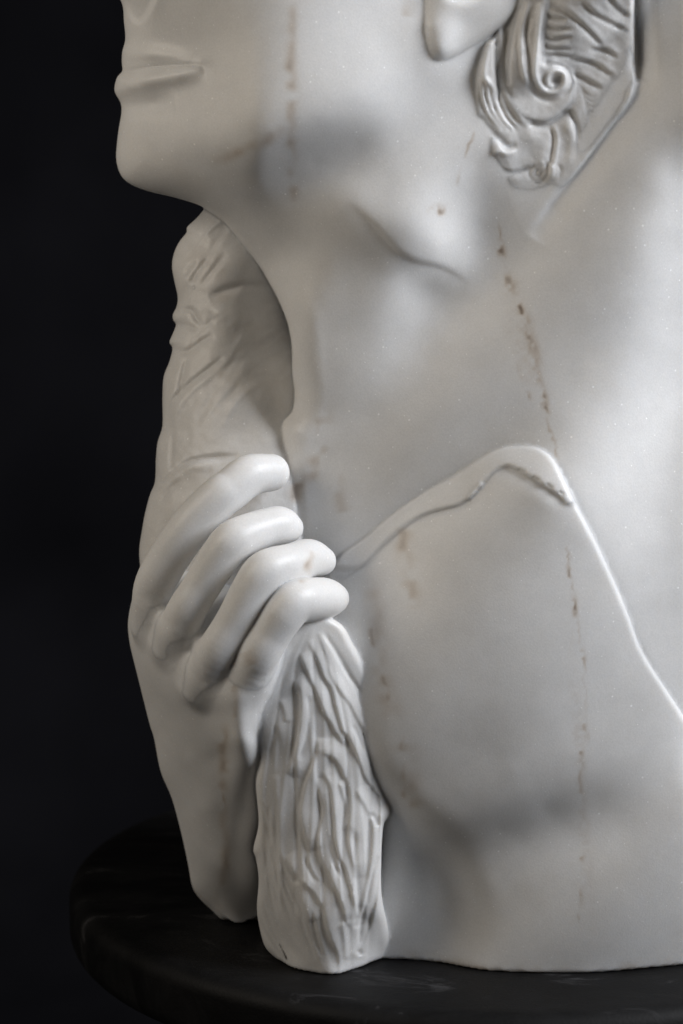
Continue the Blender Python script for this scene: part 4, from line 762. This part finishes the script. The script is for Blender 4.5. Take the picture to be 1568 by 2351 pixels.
for a in ([(300, 480), (320, 760), (370, 1060), (470, 1330)], [(350, 470), (390, 700), (460, 960), (560, 1230)], [(390, 470), (440, 640), (530, 880), (640, 1120), (720, 1330)],
          [(250, 800), (290, 1020), (370, 1240), (460, 1420)], [(240, 1100), (300, 1250), (400, 1400), (500, 1500)], [(280, 620), (290, 860), (330, 1060)],
          [(430, 700), (480, 860), (570, 1060)], [(330, 560), (360, 820), (420, 1040)], [(700, 1050), (740, 1250), (800, 1450)], [(600, 1100), (660, 1280), (740, 1480)],
          [(320, 120), (330, 330), (340, 470)], [(240, 60), (290, 220), (330, 400)], [(640, 560), (700, 720), (760, 800)], [(860, 380), (880, 560), (960, 760)]):
    tail.stroke(lz(a), 3.8, -5.5, 4.5, taper=.2)
    tail.stroke(lz([(x + 22, y - 6) for x, y in a]), 5, 3.4, taper=.25)
_rng = np.random.RandomState(7)
_vv = np.array([1440, 1530, 1640, 1760, 1880, 2000, 2120, 2230], float)
_le = np.array([700, 640, 620, 604, 600, 600, 604, 690], float)
_ri = np.array([745, 800, 842, 862, 866, 866, 868, 850], float)
for q, sq in enumerate((.06, .12, .19, .27, .33, .41, .5, .58, .66, .73, .8, .88, .94)):
    ph = _rng.rand() * 6
    line = [(_le[i] + (_ri[i] - _le[i]) * min(max(sq + .035 * math.sin(ph + i * 1.1), 0.02), .98), _vv[i]) for i in range(q % 3, 8 - (q % 2))]
    tail.stroke(line, 7 + 4 * _rng.rand(), (3.6 if q % 3 else -4.0), 3.2, taper=.15)
tail.f = tail_smooth + (tail.f - tail_smooth) * 0.7
tail.noise(0.8, 40, 32)

for L in fingers:
    L.Q[:, 2] -= 35 * np.clip((790 - L.Q[:, 0]) / 140, 0, 1)

layers = [body, ear, hair, braid, tunic, tail, hand] + fingers

# ------------------------------------------------------------------ join the carved solids into one field
F = np.full((NU, NV, NG), 70.0, np.float32)
for L in layers:
    L.finish()
    a, b, c, d = L.bb
    if L not in fingers:
        step = 120
        for i in range(a, b, step):
            j = min(i + step, b)
            G = gs[None, None, :]
            f = L.f[i - a:j - a]
            dn = (f[..., None] - G) * L.c[i - a:j - a][..., None]
            np.maximum(dn, L.s[i - a:j - a][..., None], out=dn)
            np.maximum(dn, G - L.b[i - a:j - a][..., None], out=dn)
            A = F[i:j, c:d]
            h = np.clip(np.float32(0.5) + (A - dn) * np.float32(0.5 / L.k), 0, 1)
            F[i:j, c:d] = A + (dn - A) * h - np.float32(L.k) * h * (1 - h)
# the fingers stay crisp against each other and melt into the back of the hand
fb = np.array([L.bb for L in fingers]); a, b, c, d = fb[:, 0].min(), fb[:, 1].max(), fb[:, 2].min(), fb[:, 3].max()
g1 = max(L.g1 for L in fingers)
FF = np.full((b - a, d - c, g1), 70.0, np.float32)
for L in fingers:
    p, q, r, t = L.bb
    dn = L.dist(L.X[..., None], L.Y[..., None], gs[None, None, L.g0:L.g1])
    A = FF[p - a:q - a, r - c:t - c, L.g0:L.g1]
    h = np.clip(np.float32(0.5) + (A - dn) * np.float32(0.5 / 4), 0, 1)
    FF[p - a:q - a, r - c:t - c, L.g0:L.g1] = A + (dn - A) * h - np.float32(4) * h * (1 - h)
kk = (5 + 37 * np.clip((-890 - (0.55 * UU[a:b, c:d] - 0.83 * VVg[a:b, c:d])) / 90, 0, 1)).astype(np.float32)[..., None]
A = F[a:b, c:d, :g1]
h = np.clip(np.float32(0.5) + (A - FF) * (np.float32(0.5) / kk), 0, 1)
F[a:b, c:d, :g1] = A + (FF - A) * h - kk * h * (1 - h)
del FF, A, h
# cut flat where the bust stands on the table
vv = vs[None, :, None]; gg = gs[None, None, :]
zz = (to_world(np.float32(0), vv, gg)[2] / S).astype(np.float32)
zz = 1.0 - zz
h = np.clip(np.float32(0.5) - (F - zz) * np.float32(0.5 / 7), 0, 1)
F = F + (zz - F) * h + np.float32(7) * h * (1 - h)
del h, zz
F[0] = F[-1] = 5.0
F[:, 0] = F[:, -1] = 5.0
F[:, :, 0] = F[:, :, -1] = 5.0


def surface_nets(F):
    inside = F < 0
    n = [s - 1 for s in F.shape]
    cnt = np.zeros(n, np.uint8)
    for dx in (0, 1):
        for dy in (0, 1):
            for dz in (0, 1):
                cnt += inside[dx:dx + n[0], dy:dy + n[1], dz:dz + n[2]]
    act = (cnt > 0) & (cnt < 8)
    del cnt
    ci = np.argwhere(act).astype(np.int32)
    idx = np.full(n, -1, np.int32)
    idx[act] = np.arange(len(ci), dtype=np.int32)
    del act
    corner = {}
    for dx in (0, 1):
        for dy in (0, 1):
            for dz in (0, 1):
                corner[dx, dy, dz] = F[ci[:, 0] + dx, ci[:, 1] + dy, ci[:, 2] + dz]
    acc = np.zeros((len(ci), 3), np.float32); num = np.zeros(len(ci), np.float32)
    for ax in range(3):
        for p in (0, 1):
            for q in (0, 1):
                c0 = [p, q]; c0.insert(ax, 0); c1 = [p, q]; c1.insert(ax, 1)
                f0, f1 = corner[tuple(c0)], corner[tuple(c1)]
                m = (f0 < 0) != (f1 < 0)
                t = np.where(m, f0 / np.where(m, f0 - f1, 1), 0)
                pos = np.zeros((len(ci), 3), np.float32)
                for k in range(3):
                    pos[:, k] = t if k == ax else c0[k]
                acc += np.where(m[:, None], pos, 0); num += m
    V = ci + acc / num[:, None]
    quads = []
    for ax in range(3):
        s0 = [slice(1, -1)] * 3; s1 = [slice(1, -1)] * 3
        s0[ax] = slice(0, -1); s1[ax] = slice(1, None)
        A, B = inside[tuple(s0)], inside[tuple(s1)]
        e = np.argwhere(A != B).astype(np.int32)
        off = np.ones(3, np.int32); off[ax] = 0
        e = e + off
        sgn = inside[e[:, 0], e[:, 1], e[:, 2]]
        b_, c_ = [(1, 2), (2, 0), (0, 1)][ax]
        def cell(i, j):
            q = e.copy(); q[:, b_] -= i; q[:, c_] -= j
            return idx[q[:, 0], q[:, 1], q[:, 2]]
        Q = np.stack([cell(1, 1), cell(0, 1), cell(0, 0), cell(1, 0)], 1)
        Q = np.where(sgn[:, None], Q, Q[:, ::-1])
        quads.append(Q)
    return V, np.vstack(quads)


V, Q = surface_nets(F)
del F
u = np.interp(V[:, 0], np.arange(NU), us); v = np.interp(V[:, 1], np.arange(NV), vs); g = np.interp(V[:, 2], np.arange(NG), gs)
Q = Q[(Q >= 0).all(1)]

# which carved solid each point of the surface belongs to
dist = np.stack([L.at(u, v, g) for L in layers])
owner = dist.argmin(0)
del dist

X, Y, Z = to_world(u, v, g)
P = np.stack([X, Y, Z], 1)


def smooth_mesh(P, Q, it, lam):
    e = np.vstack([Q[:, [0, 1]], Q[:, [1, 2]], Q[:, [2, 3]], Q[:, [3, 0]]])
    n = len(P)
    deg = np.bincount(e[:, 0], minlength=n) + np.bincount(e[:, 1], minlength=n)
    deg = np.maximum(deg, 1)
    for k in range(it):
        for l in (lam, -lam * 0.96):
            acc = np.stack([np.bincount(e[:, 0], P[e[:, 1], a], n) + np.bincount(e[:, 1], P[e[:, 0], a], n) for a in range(3)], 1)
            P = P + l * (acc / deg[:, None] - P)
    return P


P = smooth_mesh(P, Q, 2, 0.5)
P[:, 2] = np.maximum(P[:, 2], 0.0004)
d1 = P[Q[:, 2]] - P[Q[:, 0]]; d2 = P[Q[:, 3]] - P[Q[:, 1]]
fn = np.cross(d1, d2)
vn = np.stack([sum(np.bincount(Q[:, c], fn[:, a], len(P)) for c in range(4)) for a in range(3)], 1)
vn /= np.maximum(np.linalg.norm(vn, axis=1, keepdims=True), 1e-12)
flip = False


# ------------------------------------------------------------------ stains and veins that run through the stone
def dust_value():
    # rough-cut hair holds grey dust that the polished skin does not
    d = np.zeros(len(u), np.float32)
    n = value_noise(u, v, 11.0, 51) * .5 + value_noise(u, v, 36.0, 52) * .5
    for i, L in enumerate(layers):
        if L.name in ('curled_hair', 'braid', 'braid_tail'):
            m = owner == i
            d[m] = np.clip({'curled_hair': .36, 'braid': .25, 'braid_tail': .08}[L.name] * (1 + .45 * n[m]) * (np.clip((470 - v[m]) / 140, 0, 1) if L.name == 'curled_hair' else 1), 0, 1)
    e = np.vstack([Q[:, [0, 1]], Q[:, [1, 2]]])
    for k in range(9):   # soften the border
        acc = np.bincount(e[:, 0], d[e[:, 1]], len(d)) + np.bincount(e[:, 1], d[e[:, 0]], len(d))
        deg = np.maximum(np.bincount(e[:, 0], minlength=len(d)) + np.bincount(e[:, 1], minlength=len(d)), 1)
        d = .5 * d + .5 * acc / deg
    return d


def vein_value():
    val = np.zeros(len(u), np.float32); dark = np.zeros(len(u), np.float32)
    front = vn[:, 1] < 0.45
    n1 = value_noise(u, v, 22.0, 41); n2 = value_noise(u, v, 9.0, 42); n3 = value_noise(u, v * 0.5, 38.0, 43)
    X = u + 3.5 * n1 + 1.5 * n2; Yv = v

    def add(pts, w, amp, broken, arr=val):
        Pl = smooth_line(pts, 5)
        m = (u > Pl[:, 0].min() - 4 * w - 12) & (u < Pl[:, 0].max() + 4 * w + 12) & (v > Pl[:, 1].min() - 4 * w) & (v < Pl[:, 1].max() + 4 * w) & front
        ix = np.nonzero(m)[0]
        if not len(ix):
            return
        d, s, p = line_dist(Pl, X[ix], Yv[ix])
        e = np.exp(-(d / w) ** 2) * np.clip(p / .08, 0, 1) * np.clip((1 - p) / .08, 0, 1)
        br = np.clip(0.5 + broken * (0.8 * n1[ix] + 0.7 * n3[ix]), 0, 1.2)
        arr[ix] = np.maximum(arr[ix], amp * e * br)
    def spot(x, y, ru, rv, amp, ang=15.0):
        c, q = math.cos(math.radians(ang)), math.sin(math.radians(ang))
        m = front & (np.abs(u - x) < 3 * max(ru, rv) + 10) & (np.abs(v - y) < 3 * max(ru, rv) + 10)
        ix = np.nonzero(m)[0]
        dx = X[ix] + 3 * n2[ix] - x; dy = Yv[ix] + 5 * n1[ix] - y
        a_ = (dx * c - dy * q) / ru; b_ = (dx * q + dy * c) / rv
        e = amp * np.exp(-(a_ * a_ + b_ * b_)) * np.clip(.85 + .7 * n2[ix], .2, 1.4)
        val[ix] = 1 - (1 - val[ix]) * (1 - np.clip(e, 0, 1))
    for r in ((1150, 535, 3, 22, .35), (1155, 577, 9, 16, .6), (1168, 640, 8, 18, .4), (1178, 655, 14, 22, .3), (1200, 712, 5, 12, .8), (1212, 735, 10, 20, .28), (1216, 780, 6, 22, .45), (1228, 800, 11, 42, .35),
              (1240, 860, 6, 30, .3), (1252, 915, 7, 22, .55), (1258, 940, 4, 12, .45), (1216, 910, 4, 14, .35), (1195, 860, 5, 18, .22), (1268, 1000, 4, 40, .3), (1278, 1045, 4, 20, .28), (1210, 800, 26, 120, .14)):
        spot(*r)
    for r in ((1304, 1275, 3, 16, .4), (1308, 1315, 4, 18, .62), (1312, 1345, 3, 16, .35), (1323, 1395, 5, 22, .62), (1330, 1450, 3, 30, .22), (1342, 1515, 4, 26, .42), (1344, 1600, 3, 40, .18), (1346, 1680, 5, 20, .4),
              (1338, 1735, 5, 16, .42), (1335, 1790, 4, 44, .22), (1338, 1968, 5, 16, .3), (1336, 2060, 6, 20, .26), (1332, 2110, 3, 10, .26), (1338, 1800, 14, 300, .12)):
        spot(*r, ang=4)
    add([(672, 0), (668, 120), (672, 220), (668, 300), (672, 380), (676, 470)], 13, .46, .7)
    add([(668, 290), (600, 330), (540, 352), (470, 372)], 14, .3, .9)
    add([(1090, 300), (1068, 360), (1056, 390), (1048, 430)], 4, .5, .9)
    spot(1014, 484, 9, 10, .6); spot(1006, 480, 18, 10, .25)
    add([(740, 930), (745, 1000), (720, 1080), (690, 1100), (672, 1160)], 17, .5, 1.0)
    add([(770, 1080), (790, 1180)], 14, .22, 1.0)
    add([(935, 1210), (928, 1270), (950, 1330), (945, 1400)], 20, .5, .9)
    add([(850, 1430), (862, 1500), (885, 1570), (895, 1620)], 8, .42, 1.2); add([(850, 1300), (880, 1560), (910, 1660)], 24, .3, .6)
    add([(922, 1680), (925, 1760), (930, 1840)], 7, .42, 1.2); add([(930, 1700), (960, 1860)], 22, .3, .8)
    add([(715, 1262), (706, 1300), (690, 1340)], 9, .5, .7); add([(560, 1495), (575, 1530)], 18, .5, .5)
    add([(540, 1570), (540, 1650)], 6, .35, 1.2); add([(515, 1650), (512, 1760), (512, 1850), (515, 1990), (505, 2100)], 12, .42, 1.0)
    spot(512, 1835, 6, 16, .45, 0)
    add([(945, 0), (938, 40)], 12, .4, .5)
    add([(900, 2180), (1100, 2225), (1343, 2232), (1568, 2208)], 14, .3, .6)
    add([(455, 550), (520, 700)], 40, .2, .5)
    add([(640, 2166), (652, 2186), (661, 2204)], 2.0, 1.6, .2, dark); add([(1196, 404), (1260, 402)], 0.1, 0, 0, dark)
    add([(440, 655), (445, 665)], 5, .7, .1, dark)
    return np.clip(val, 0, 1), np.clip(dark, 0, 1)


vein, crack = vein_value()
dust = dust_value()


# ------------------------------------------------------------------ materials
def new_mat(name):
    m = bpy.data.materials.new(name)
    m.use_nodes = True
    nt = m.node_tree
    return m, nt, nt.nodes, nt.links, nt.nodes['Principled BSDF']


def ramp(nt, stops):
    r = nt.nodes.new('ShaderNodeValToRGB')
    while len(r.color_ramp.elements) > 1:
        r.color_ramp.elements.remove(r.color_ramp.elements[-1])
    r.color_ramp.elements[0].position = stops[0][0]; r.color_ramp.elements[0].color = stops[0][1]
    for p, c in stops[1:]:
        e = r.color_ramp.elements.new(p); e.color = c
    return r


def marble():
    m, nt, N, Lk, bsdf = new_mat('white_marble')
    tc = N.new('ShaderNodeTexCoord')

    def noise(scale, detail, rough):
        n = N.new('ShaderNodeTexNoise'); n.inputs['Scale'].default_value = scale; n.inputs['Detail'].default_value = detail; n.inputs['Roughness'].default_value = rough
        Lk.new(tc.outputs['Object'], n.inputs['Vector'])
        return n

    def mix(fac, a, b, mode='MIX'):
        x = N.new('ShaderNodeMix'); x.data_type = 'RGBA'; x.blend_type = mode
        if isinstance(fac, float): x.inputs[0].default_value = fac
        else: Lk.new(fac, x.inputs[0])
        for s, val in ((6, a), (7, b)):
            if isinstance(val, tuple): x.inputs[s].default_value = val
            else: Lk.new(val, x.inputs[s])
        return x.outputs[2]
    big = noise(9, 4, .55); med = noise(60, 5, .6); fine = noise(900, 2, .6)
    r1 = ramp(nt, [(.30, (.80, .797, .79, 1)), (.55, (.83, .828, .825, 1)), (.75, (.825, .81, .785, 1))]); Lk.new(big.outputs[0], r1.inputs[0])
    r2 = ramp(nt, [(.30, (.95, .95, .95, 1)), (.62, (1, 1, 1, 1))]); Lk.new(med.outputs[0], r2.inputs[0])
    r3 = ramp(nt, [(.30, (.84, .84, .84, 1)), (.70, (1, 1, 1, 1))]); Lk.new(fine.outputs[0], r3.inputs[0])
    c = mix(1.0, r1.outputs[0], r2.outputs[0], 'MULTIPLY')
    c = mix(0.5, c, r3.outputs[0], 'MULTIPLY')
    # glints of coarse crystals, painted as white specks in the base colour
    vo = N.new('ShaderNodeTexVoronoi'); vo.inputs['Scale'].default_value = 420; Lk.new(tc.outputs['Object'], vo.inputs['Vector'])
    rs = ramp(nt, [(.0, (1, 1, 1, 1)), (.10, (1, 1, 1, 1)), (.2, (0, 0, 0, 1))]); Lk.new(vo.outputs['Distance'], rs.inputs[0])
    wn = N.new('ShaderNodeTexWhiteNoise'); Lk.new(vo.outputs['Position'], wn.inputs['Vector'])
    th = N.new('ShaderNodeMath'); th.operation = 'GREATER_THAN'; th.inputs[1].default_value = .90; Lk.new(wn.outputs['Value'], th.inputs[0])
    mu = N.new('ShaderNodeMath'); mu.operation = 'MULTIPLY'; Lk.new(rs.outputs[0], mu.inputs[0]); Lk.new(th.outputs[0], mu.inputs[1])
    c = mix(mu.outputs[0], c, (.97, .97, .97, 1))
    vo2 = N.new('ShaderNodeTexVoronoi'); vo2.inputs['Scale'].default_value = 170; Lk.new(tc.outputs['Object'], vo2.inputs['Vector'])
    rs2 = ramp(nt, [(.0, (1, 1, 1, 1)), (.07, (1, 1, 1, 1)), (.13, (0, 0, 0, 1))]); Lk.new(vo2.outputs['Distance'], rs2.inputs[0])
    wn2 = N.new('ShaderNodeTexWhiteNoise'); Lk.new(vo2.outputs['Position'], wn2.inputs['Vector'])
    th2 = N.new('ShaderNodeMath'); th2.operation = 'GREATER_THAN'; th2.inputs[1].default_value = .84; Lk.new(wn2.outputs['Value'], th2.inputs[0])
    mu2 = N.new('ShaderNodeMath'); mu2.operation = 'MULTIPLY'; Lk.new(rs2.outputs[0], mu2.inputs[0]); Lk.new(th2.outputs[0], mu2.inputs[1])
    c = mix(mu2.outputs[0], c, (1, 1, 1, 1))  # larger, sparser sparkles, likewise painted white into the colour
    at = N.new('ShaderNodeAttribute'); at.attribute_name = 'vein'
    vr = ramp(nt, [(0, (1, 1, 1, 1)), (.35, (.82, .76, .70, 1)), (.75, (.46, .38, .32, 1)), (1, (.25, .20, .17, 1))]); Lk.new(at.outputs['Fac'], vr.inputs[0])
    c = mix(1.0, c, vr.outputs[0], 'MULTIPLY')
    ad = N.new('ShaderNodeAttribute'); ad.attribute_name = 'dust'
    c = mix(ad.outputs['Fac'], c, mix(1.0, c, (.60, .585, .57, 1), 'MULTIPLY'))
    ac = N.new('ShaderNodeAttribute'); ac.attribute_name = 'crack'
    c = mix(ac.outputs['Fac'], c, (.02, .018, .016, 1))
    Lk.new(c, bsdf.inputs['Base Color'])
    bsdf.inputs['Roughness'].default_value = .42
    bsdf.inputs['Specular IOR Level'].default_value = .42
    bsdf.inputs['Subsurface Weight'].default_value = .7
    bsdf.inputs['Subsurface Radius'].default_value = (1.0, .92, .82)
    bsdf.inputs['Subsurface Scale'].default_value = .008
    bp = N.new('ShaderNodeBump'); bp.inputs['Strength'].default_value = .08; bp.inputs['Distance'].default_value = .001
    Lk.new(fine.outputs[0], bp.inputs['Height']); Lk.new(bp.outputs[0], bsdf.inputs['Normal'])
    return m


def slate():
    m, nt, N, Lk, bsdf = new_mat('black_slate')
    tc = N.new('ShaderNodeTexCoord')
    mp = N.new('ShaderNodeMapping'); mp.inputs['Scale'].default_value = (1, 1.7, 1); mp.inputs['Rotation'].default_value = (0, 0, .12); Lk.new(tc.outputs['Object'], mp.inputs['Vector'])
    n = N.new('ShaderNodeTexNoise'); n.inputs['Scale'].default_value = 16; n.inputs['Detail'].default_value = 8; n.inputs['Roughness'].default_value = .68; n.inputs['Distortion'].default_value = .8
    Lk.new(mp.outputs[0], n.inputs['Vector'])
    r = ramp(nt, [(.44, (.0025, .0025, .0028, 1)), (.60, (.006, .006, .0066, 1)), (.75, (.05, .05, .053, 1))]); Lk.new(n.outputs[0], r.inputs[0])
    Lk.new(r.outputs[0], bsdf.inputs['Base Color'])
    r2 = ramp(nt, [(.3, (.5, .5, .5, 1)), (.7, (.72, .72, .72, 1))]); Lk.new(n.outputs[0], r2.inputs[0]); Lk.new(r2.outputs[0], bsdf.inputs['Roughness'])
    bsdf.inputs['Specular IOR Level'].default_value = .2
    f = N.new('ShaderNodeTexNoise'); f.inputs['Scale'].default_value = 500; Lk.new(tc.outputs['Object'], f.inputs['Vector'])
    bp = N.new('ShaderNodeBump'); bp.inputs['Strength'].default_value = .15; bp.inputs['Distance'].default_value = .001; Lk.new(f.outputs[0], bp.inputs['Height']); Lk.new(bp.outputs[0], bsdf.inputs['Normal'])
    return m


def cloth():
    m, nt, N, Lk, bsdf = new_mat('black_backdrop_cloth')
    tc = N.new('ShaderNodeTexCoord')
    n = N.new('ShaderNodeTexNoise'); n.inputs['Scale'].default_value = 3; n.inputs['Detail'].default_value = 3; Lk.new(tc.outputs['Object'], n.inputs['Vector'])
    r = ramp(nt, [(.3, (.006, .006, .0078, 1)), (.7, (.013, .013, .0165, 1))]); Lk.new(n.outputs[0], r.inputs[0]); Lk.new(r.outputs[0], bsdf.inputs['Base Color'])
    bsdf.inputs['Roughness'].default_value = .95
    bsdf.inputs['Specular IOR Level'].default_value = .1
    return m


MARBLE, SLATE, CLOTH = marble(), slate(), cloth()

# ------------------------------------------------------------------ the bust as an object with its parts
bust = bpy.data.objects.new('marble_bust', None)
scene.collection.objects.link(bust)
bust.location = (0.06, 0.08, 0.0)
bust['label'] = 'white marble bust of a woman, hand clutching her braid, on the black table'
bust['category'] = 'sculpture'
bust_loc = np.array(bust.location)
face_owner = owner[Q]
fo = np.sort(face_owner, 1)[:, 1]


def part(name, sel, parent, label=None):
    q = Q[sel]
    ids, inv = np.unique(q, return_inverse=True)
    inv = inv.reshape(q.shape)
    me = bpy.data.meshes.new(name)
    me.vertices.add(len(ids)); me.vertices.foreach_set('co', (P[ids] - bust_loc).astype(np.float32).ravel())
    me.loops.add(q.size); me.loops.foreach_set('vertex_index', inv.astype(np.int32).ravel())
    me.polygons.add(len(q)); me.polygons.foreach_set('loop_start', np.arange(0, q.size, 4, dtype=np.int32))
    me.update(calc_edges=True)
    me.polygons.foreach_set('use_smooth', np.ones(len(q), bool))
    for nm, arr in (('vein', vein), ('crack', crack), ('dust', dust)):
        a = me.attributes.new(nm, 'FLOAT', 'POINT'); a.data.foreach_set('value', arr[ids].astype(np.float32))
    me.normals_split_custom_set_from_vertices(vn[ids].astype(np.float32))
    me.materials.append(MARBLE)
    o = bpy.data.objects.new(name, me)
    scene.collection.objects.link(o)
    o.parent = parent
    if label:
        o['label'] = label
    return o


# a carved solid may show several parts: outlines in the front plane pick their faces
REGIONS = {
    'tunic': [('collar_band', [(740, 1310), (790, 1255), (829, 1228), (885, 1180), (961, 1124), (1033, 1084), (1101, 1040), (1150, 1005), (1225, 1002), (1270, 1034), (1300, 1086), (1325, 1150), (1300, 1158),
                               (1281, 1140), (1241, 1114), (1193, 1084), (1165, 1072), (1137, 1082), (1113, 1108), (1085, 1140), (1045, 1162), (1000, 1174), (937, 1204), (880, 1252), (830, 1302), (790, 1330)])],
    'curled_hair': [('spiral_curl', hz([(540, 100), (480, 400), (465, 600), (500, 840), (620, 975), (760, 1005), (880, 945), (1000, 840), (1020, 700), (960, 560), (850, 500), (760, 520), (740, 300), (790, 0), (640, -60)]))],
}
SUB = {}
fu, fv, fnorm = u[Q].mean(1), v[Q].mean(1), vn[Q].mean(1)[:, 1]


def inside_faces(sel, poly):
    out = np.zeros(len(sel), bool)
    ix = np.nonzero(sel)[0]
    out[ix] = poly_sd(np.asarray(poly, float), fu[ix], fv[ix]) < 0
    return out


parts = {}
for i, L in enumerate(layers):
    if L.name in REGIONS:
        sel = fo == i
        picked = np.zeros(len(sel), bool)
        todo = []
        for nm, poly in REGIONS[L.name]:
            m = inside_faces(sel, poly) & ~picked
            picked |= m
            todo.append((nm, m))
        main = part(L.name, sel & ~picked, bust)
        parts[L.name] = main
        for nm, m in todo:
            sm = np.zeros(len(sel), bool); subs = []
            for n2, p2 in SUB.get(nm, ()):
                k2 = inside_faces(m, p2); sm |= k2; subs.append((n2, k2))
            o = part(nm, m & ~sm, bust if L.name == 'body' else main)
            for n2, k2 in subs:
                part(n2, k2, o)
        continue
    par = parts.get('hand') if L.name == 'finger' else bust
    o = part(L.name, fo == i, par)
    parts.setdefault(L.name, o)


# ------------------------------------------------------------------ round slate table
def lathe(name, prof, mat, parent, n=160, wob=0.0):
    verts, faces = [], []
    m = len(prof)
    for i in range(n):
        a = 2 * math.pi * i / n
        for r, z in prof:
            rr = r * (1 + wob * math.sin(3 * a + 1) + wob * .5 * math.sin(7 * a))
            verts.append((rr * math.cos(a), rr * math.sin(a), z))
    for i in range(n):
        for j in range(m - 1):
            faces.append((i * m + j, ((i + 1) % n) * m + j, ((i + 1) % n) * m + j + 1, i * m + j + 1))
    me = bpy.data.meshes.new(name); me.from_pydata(verts, [], faces); me.update()
    me.polygons.foreach_set('use_smooth', np.ones(len(me.polygons), bool))
    me.materials.append(mat)
    o = bpy.data.objects.new(name, me); scene.collection.objects.link(o); o.parent = parent
    return o


table = bpy.data.objects.new('round_table', None)
scene.collection.objects.link(table)
TR = 1134 * S
table.location = (407 * S, ((678 + D * CT) * (D + BASE_G) / D - D * CT) * S, -0.60)
table['label'] = 'round black slate table with a rounded edge under the marble bust'
table['category'] = 'table'
T = 0.60
er = 0.011
prof = [(0.0, T), (TR * .4, T), (TR - .03, T), (TR - er - .004, T)]
prof += [(TR - er + er * math.sin(a), T - er + er * math.cos(a)) for a in np.linspace(.1, math.pi * .5, 7)]
prof += [(TR, T - .03)] + [(TR - er + er * math.cos(a), T - .03 - er * math.sin(a)) for a in np.linspace(.2, math.pi * .5, 5)] + [(TR * .5, T - .042), (0.0, T - .042)]
lathe('tabletop', prof, SLATE, table, wob=.002)
lathe('pedestal', [(.0, T - .043), (.12, T - .043), (.11, T - .06), (.06, T - .12), (.055, .2), (.09, .06), (.18, .02), (.18, 0.0), (0, 0)], SLATE, table, n=64)

# ------------------------------------------------------------------ backdrop: a hanging black cloth that turns onto the floor
bm_v, bm_f = [], []
prof = [(2.2, 2.6), (2.2, 1.0), (2.2, 0.0), (2.17, -.30), (2.05, -.50), (1.85, -.60), (1.2, -.601), (-1.2, -.601)]
nx = 60
for i in range(nx + 1):
    x = -2.4 + 4.8 * i / nx
    for k, (y, z) in enumerate(prof):
        fold = .02 * math.sin(x * 9) * math.sin(x * 3.1 + 1) if k < 4 else 0
        bm_v.append((x, y + fold, z))
m = len(prof)
for i in range(nx):
    for k in range(m - 1):
        bm_f.append((i * m + k, (i + 1) * m + k, (i + 1) * m + k + 1, i * m + k + 1))
me = bpy.data.meshes.new('backdrop'); me.from_pydata(bm_v, [], bm_f); me.update()
me.polygons.foreach_set('use_smooth', np.ones(len(me.polygons), bool))
me.materials.append(CLOTH)
back = bpy.data.objects.new('backdrop', me)
scene.collection.objects.link(back)
back['kind'] = 'structure'
